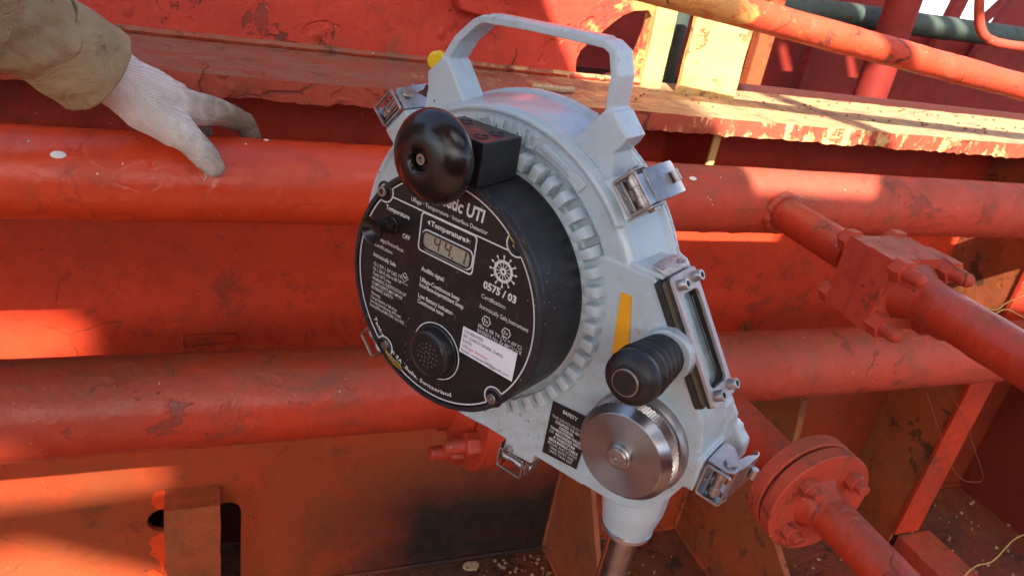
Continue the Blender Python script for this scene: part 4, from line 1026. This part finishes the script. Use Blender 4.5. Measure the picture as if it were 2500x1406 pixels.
# sleeve and cuff
def sleeve(pts, ra, rb, name, amp, seed, thick=.003, n=72, sub=26):
    P = [V(p) for p in pts]; mb = MB(); k = (len(P) - 1) * sub; vs = []
    for i in range(k + 1):
        t = i / sub; j = min(int(t), len(P) - 2); f = t - j
        c = P[j].lerp(P[j + 1], f); A = ra[j] + (ra[j + 1] - ra[j]) * f; B = rb[j] + (rb[j + 1] - rb[j]) * f
        d = (P[j + 1] - P[j]).normalized(); view = (CAM - c).normalized(); v1 = (view - d * view.dot(d)).normalized(); v2 = d.cross(v1)
        for q in range(n):
            a = 2 * math.pi * q / n
            nn = v1 * math.cos(a) * B + v2 * math.sin(a) * A
            fold = amp * (noise.noise(V((math.cos(a) * 1.6 + seed, math.sin(a) * 1.6, i * .10))) + .5 * noise.noise(V((math.cos(a) * 4, math.sin(a) * 4 + seed, i * .16))))
            vs.append(c + nn * (1 + fold))
    fs = [(i * n + q, i * n + (q + 1) % n, (i + 1) * n + (q + 1) % n, (i + 1) * n + q) for i in range(k) for q in range(n)]
    mb.add(vs, fs); o = mb.build(name, M['cloth'], per, 60); s = o.modifiers.new('s', 'SOLIDIFY'); s.thickness = thick; s.offset = -1; o.location = io; return o
c0 = atY(104, 84, .93); c1 = atY(232, 172, .965)
sleeve([c0, c1], [.050, .0535], [.042, .045], 'cuff', .05, 3, .004)
sleeve([atY(-900, -560, .55), atY(-350, -150, .80), atY(-60, 5, .89), atY(128, 101, .937)], [.10, .075, .060, .0478], [.09, .07, .052, .0402], 'sleeve', .15, 11, .003)
seam = []
d = (c1 - c0).normalized(); view = (CAM - c0).normalized(); v1 = (view - d * view.dot(d)).normalized(); v2 = d.cross(v1)
for f_, nm in ((.02, 'cuff_seam'), (.94, 'cuff_hem')):
    cc = c0.lerp(c1, f_); A = .050 + .0035 * f_; B = .042 + .003 * f_
    pts = [cc + v1 * math.cos(a) * B * 1.012 + v2 * math.sin(a) * A * 1.012 for a in [2 * math.pi * i / 60 for i in range(61)]]
    pass

# ============================================================ SMALL THINGS
def wire(name, px, ys_, r, mat, label, cat='wire'):
    pts = [atY(u, v, y) for (u, v), y in zip(px, ys_)]
    # smooth
    for _ in range(2):
        q = [pts[0]]
        for i in range(len(pts) - 1): q += [pts[i].lerp(pts[i + 1], .25), pts[i].lerp(pts[i + 1], .75)]
        q.append(pts[-1]); pts = q
    return tag(MB().tube(pts, r, 6).build(name, mat, None, 60), label, cat)
wire('wire_loop', [(2262, 960), (2295, 1060), (2318, 1130), (2345, 1172), (2385, 1178), (2405, 1170), (2380, 1100), (2362, 1040), (2335, 985), (2320, 955)], [1.13] * 10, .0011, M['wirebrown'], 'thin rusty wire loop hanging in front of the red stiffener')
wire('twine', [(2340, 1420), (2380, 1378), (2415, 1375), (2435, 1360), (2452, 1340), (2480, 1310), (2520, 1300)], [.95, .96, .97, .98, .98, .99, 1.0], .0016, M['wire'], 'yellow twine lying at the bottom right corner of the deck', 'twine')
wire('twine', [(2345, 752), (2385, 740), (2430, 762), (2460, 735), (2520, 715)], [1.0] * 5, .0014, M['wire'], 'yellow twine tied below the upper pipe at right edge', 'twine')
wire('twine', [(2405, 790), (2450, 748), (2490, 770), (2530, 790)], [1.0, 1.0, 1.0, 1.0], .0013, M['wire'], 'second yellow twine crossing just under the tied one at right edge', 'twine')
tg1 = atZ(1345, 212, zs)
tag(MB().tube([atZ(1300, 211, zs + .006), atZ(1340, 214, zs + .007), atZ(1372, 219, zs + .006), atZ(1400, 219, zs + .006)], [.004, .0055, .006, .0055], 7).build('wood_splinter', M['flake'], None, 30), 'short brown stick lying on the ledge under the handle', 'stick')
def flakes(n, fn, name, label, size, mat=M['flake']):
    mb = MB()
    for i in range(n):
        c = fn(); s_ = size * random.uniform(.3, 1.5) ** 1.4; k = random.randint(4, 6); a0 = random.random() * 6
        top = [(c.x + s_ * random.uniform(.6, 1.2) * math.cos(a0 + 6.28 * j / k), c.y + s_ * random.uniform(.6, 1.2) * math.sin(a0 + 6.28 * j / k), c.z + random.uniform(.0005, .003)) for j in range(k)]
        mb.add(top + [(x, y, c.z - .002) for x, y, z in top], [tuple(range(k))] + [(j, j + k, (j + 1) % k + k, (j + 1) % k) for j in range(k)])
    o = mb.build(name, mat, None, 20, weld=False); o['kind'] = 'stuff'; o['label'] = label; return o
def f1():
    return V((random.gauss(.80, .10), YW - abs(random.gauss(0, .06)) - .02, ZF + .004)) if random.random() < .6 else V((random.gauss(1.08, .08), random.gauss(1.15, .12), ZF + .004))
flakes(110, f1, 'paint_flakes', 'loose pale paint flakes on the deck', .0032)
flakes(420, f1, 'grit', 'dark grit on the deck', .0035, M['floor'])
flakes(160, lambda: V((random.uniform(.7, 2.6), random.uniform(1.2, 1.38), zs + .001)), 'paint_flakes', 'loose scale on the ledge', .0022, M['brown'])
flakes(120, lambda: V((random.uniform(1.5, 2.6), random.uniform(.8, 1.33), ZF + .004)), 'paint_flakes', 'loose scale on the deck at right', .004)
pc = atZ(1150, 1380, ZF + .004)
mb = MB(); poly = [(pc.x + .022 * (1 + .5 * noise.noise(V((k, 3, 1)))) * math.cos(k * .45), pc.y + .013 * (1 + .6 * noise.noise(V((k, 9, 1)))) * math.sin(k * .45)) for k in range(14)]
mb.add([(x, y, ZF + .006) for x, y in poly] + [(x, y, ZF) for x, y in poly], [tuple(range(14))] + [(j, j + 14, (j + 1) % 14 + 14, (j + 1) % 14) for j in range(14)])
tag(mb.build('paint_chip', M['flake'], None, 20), 'single large cream paint chip lying on the deck below the lower pipe', 'chip')

for o in bpy.data.objects:
    if o.parent is None and 'category' in o.keys():
        g = {'knee_plate': 'knee plates on the deck', 'twine': 'pieces of yellow twine', 'red_strut': 'leaning red struts', 'red_stanchion': 'stanchions behind the ledge', 'flat_bar_post': 'yellow posts on the ledge', 'shelf_bracket': 'brackets under the ledge', 'green_pipe': 'dark green pipes'}.get(o.name.split('.')[0])
        if g: o['group'] = g
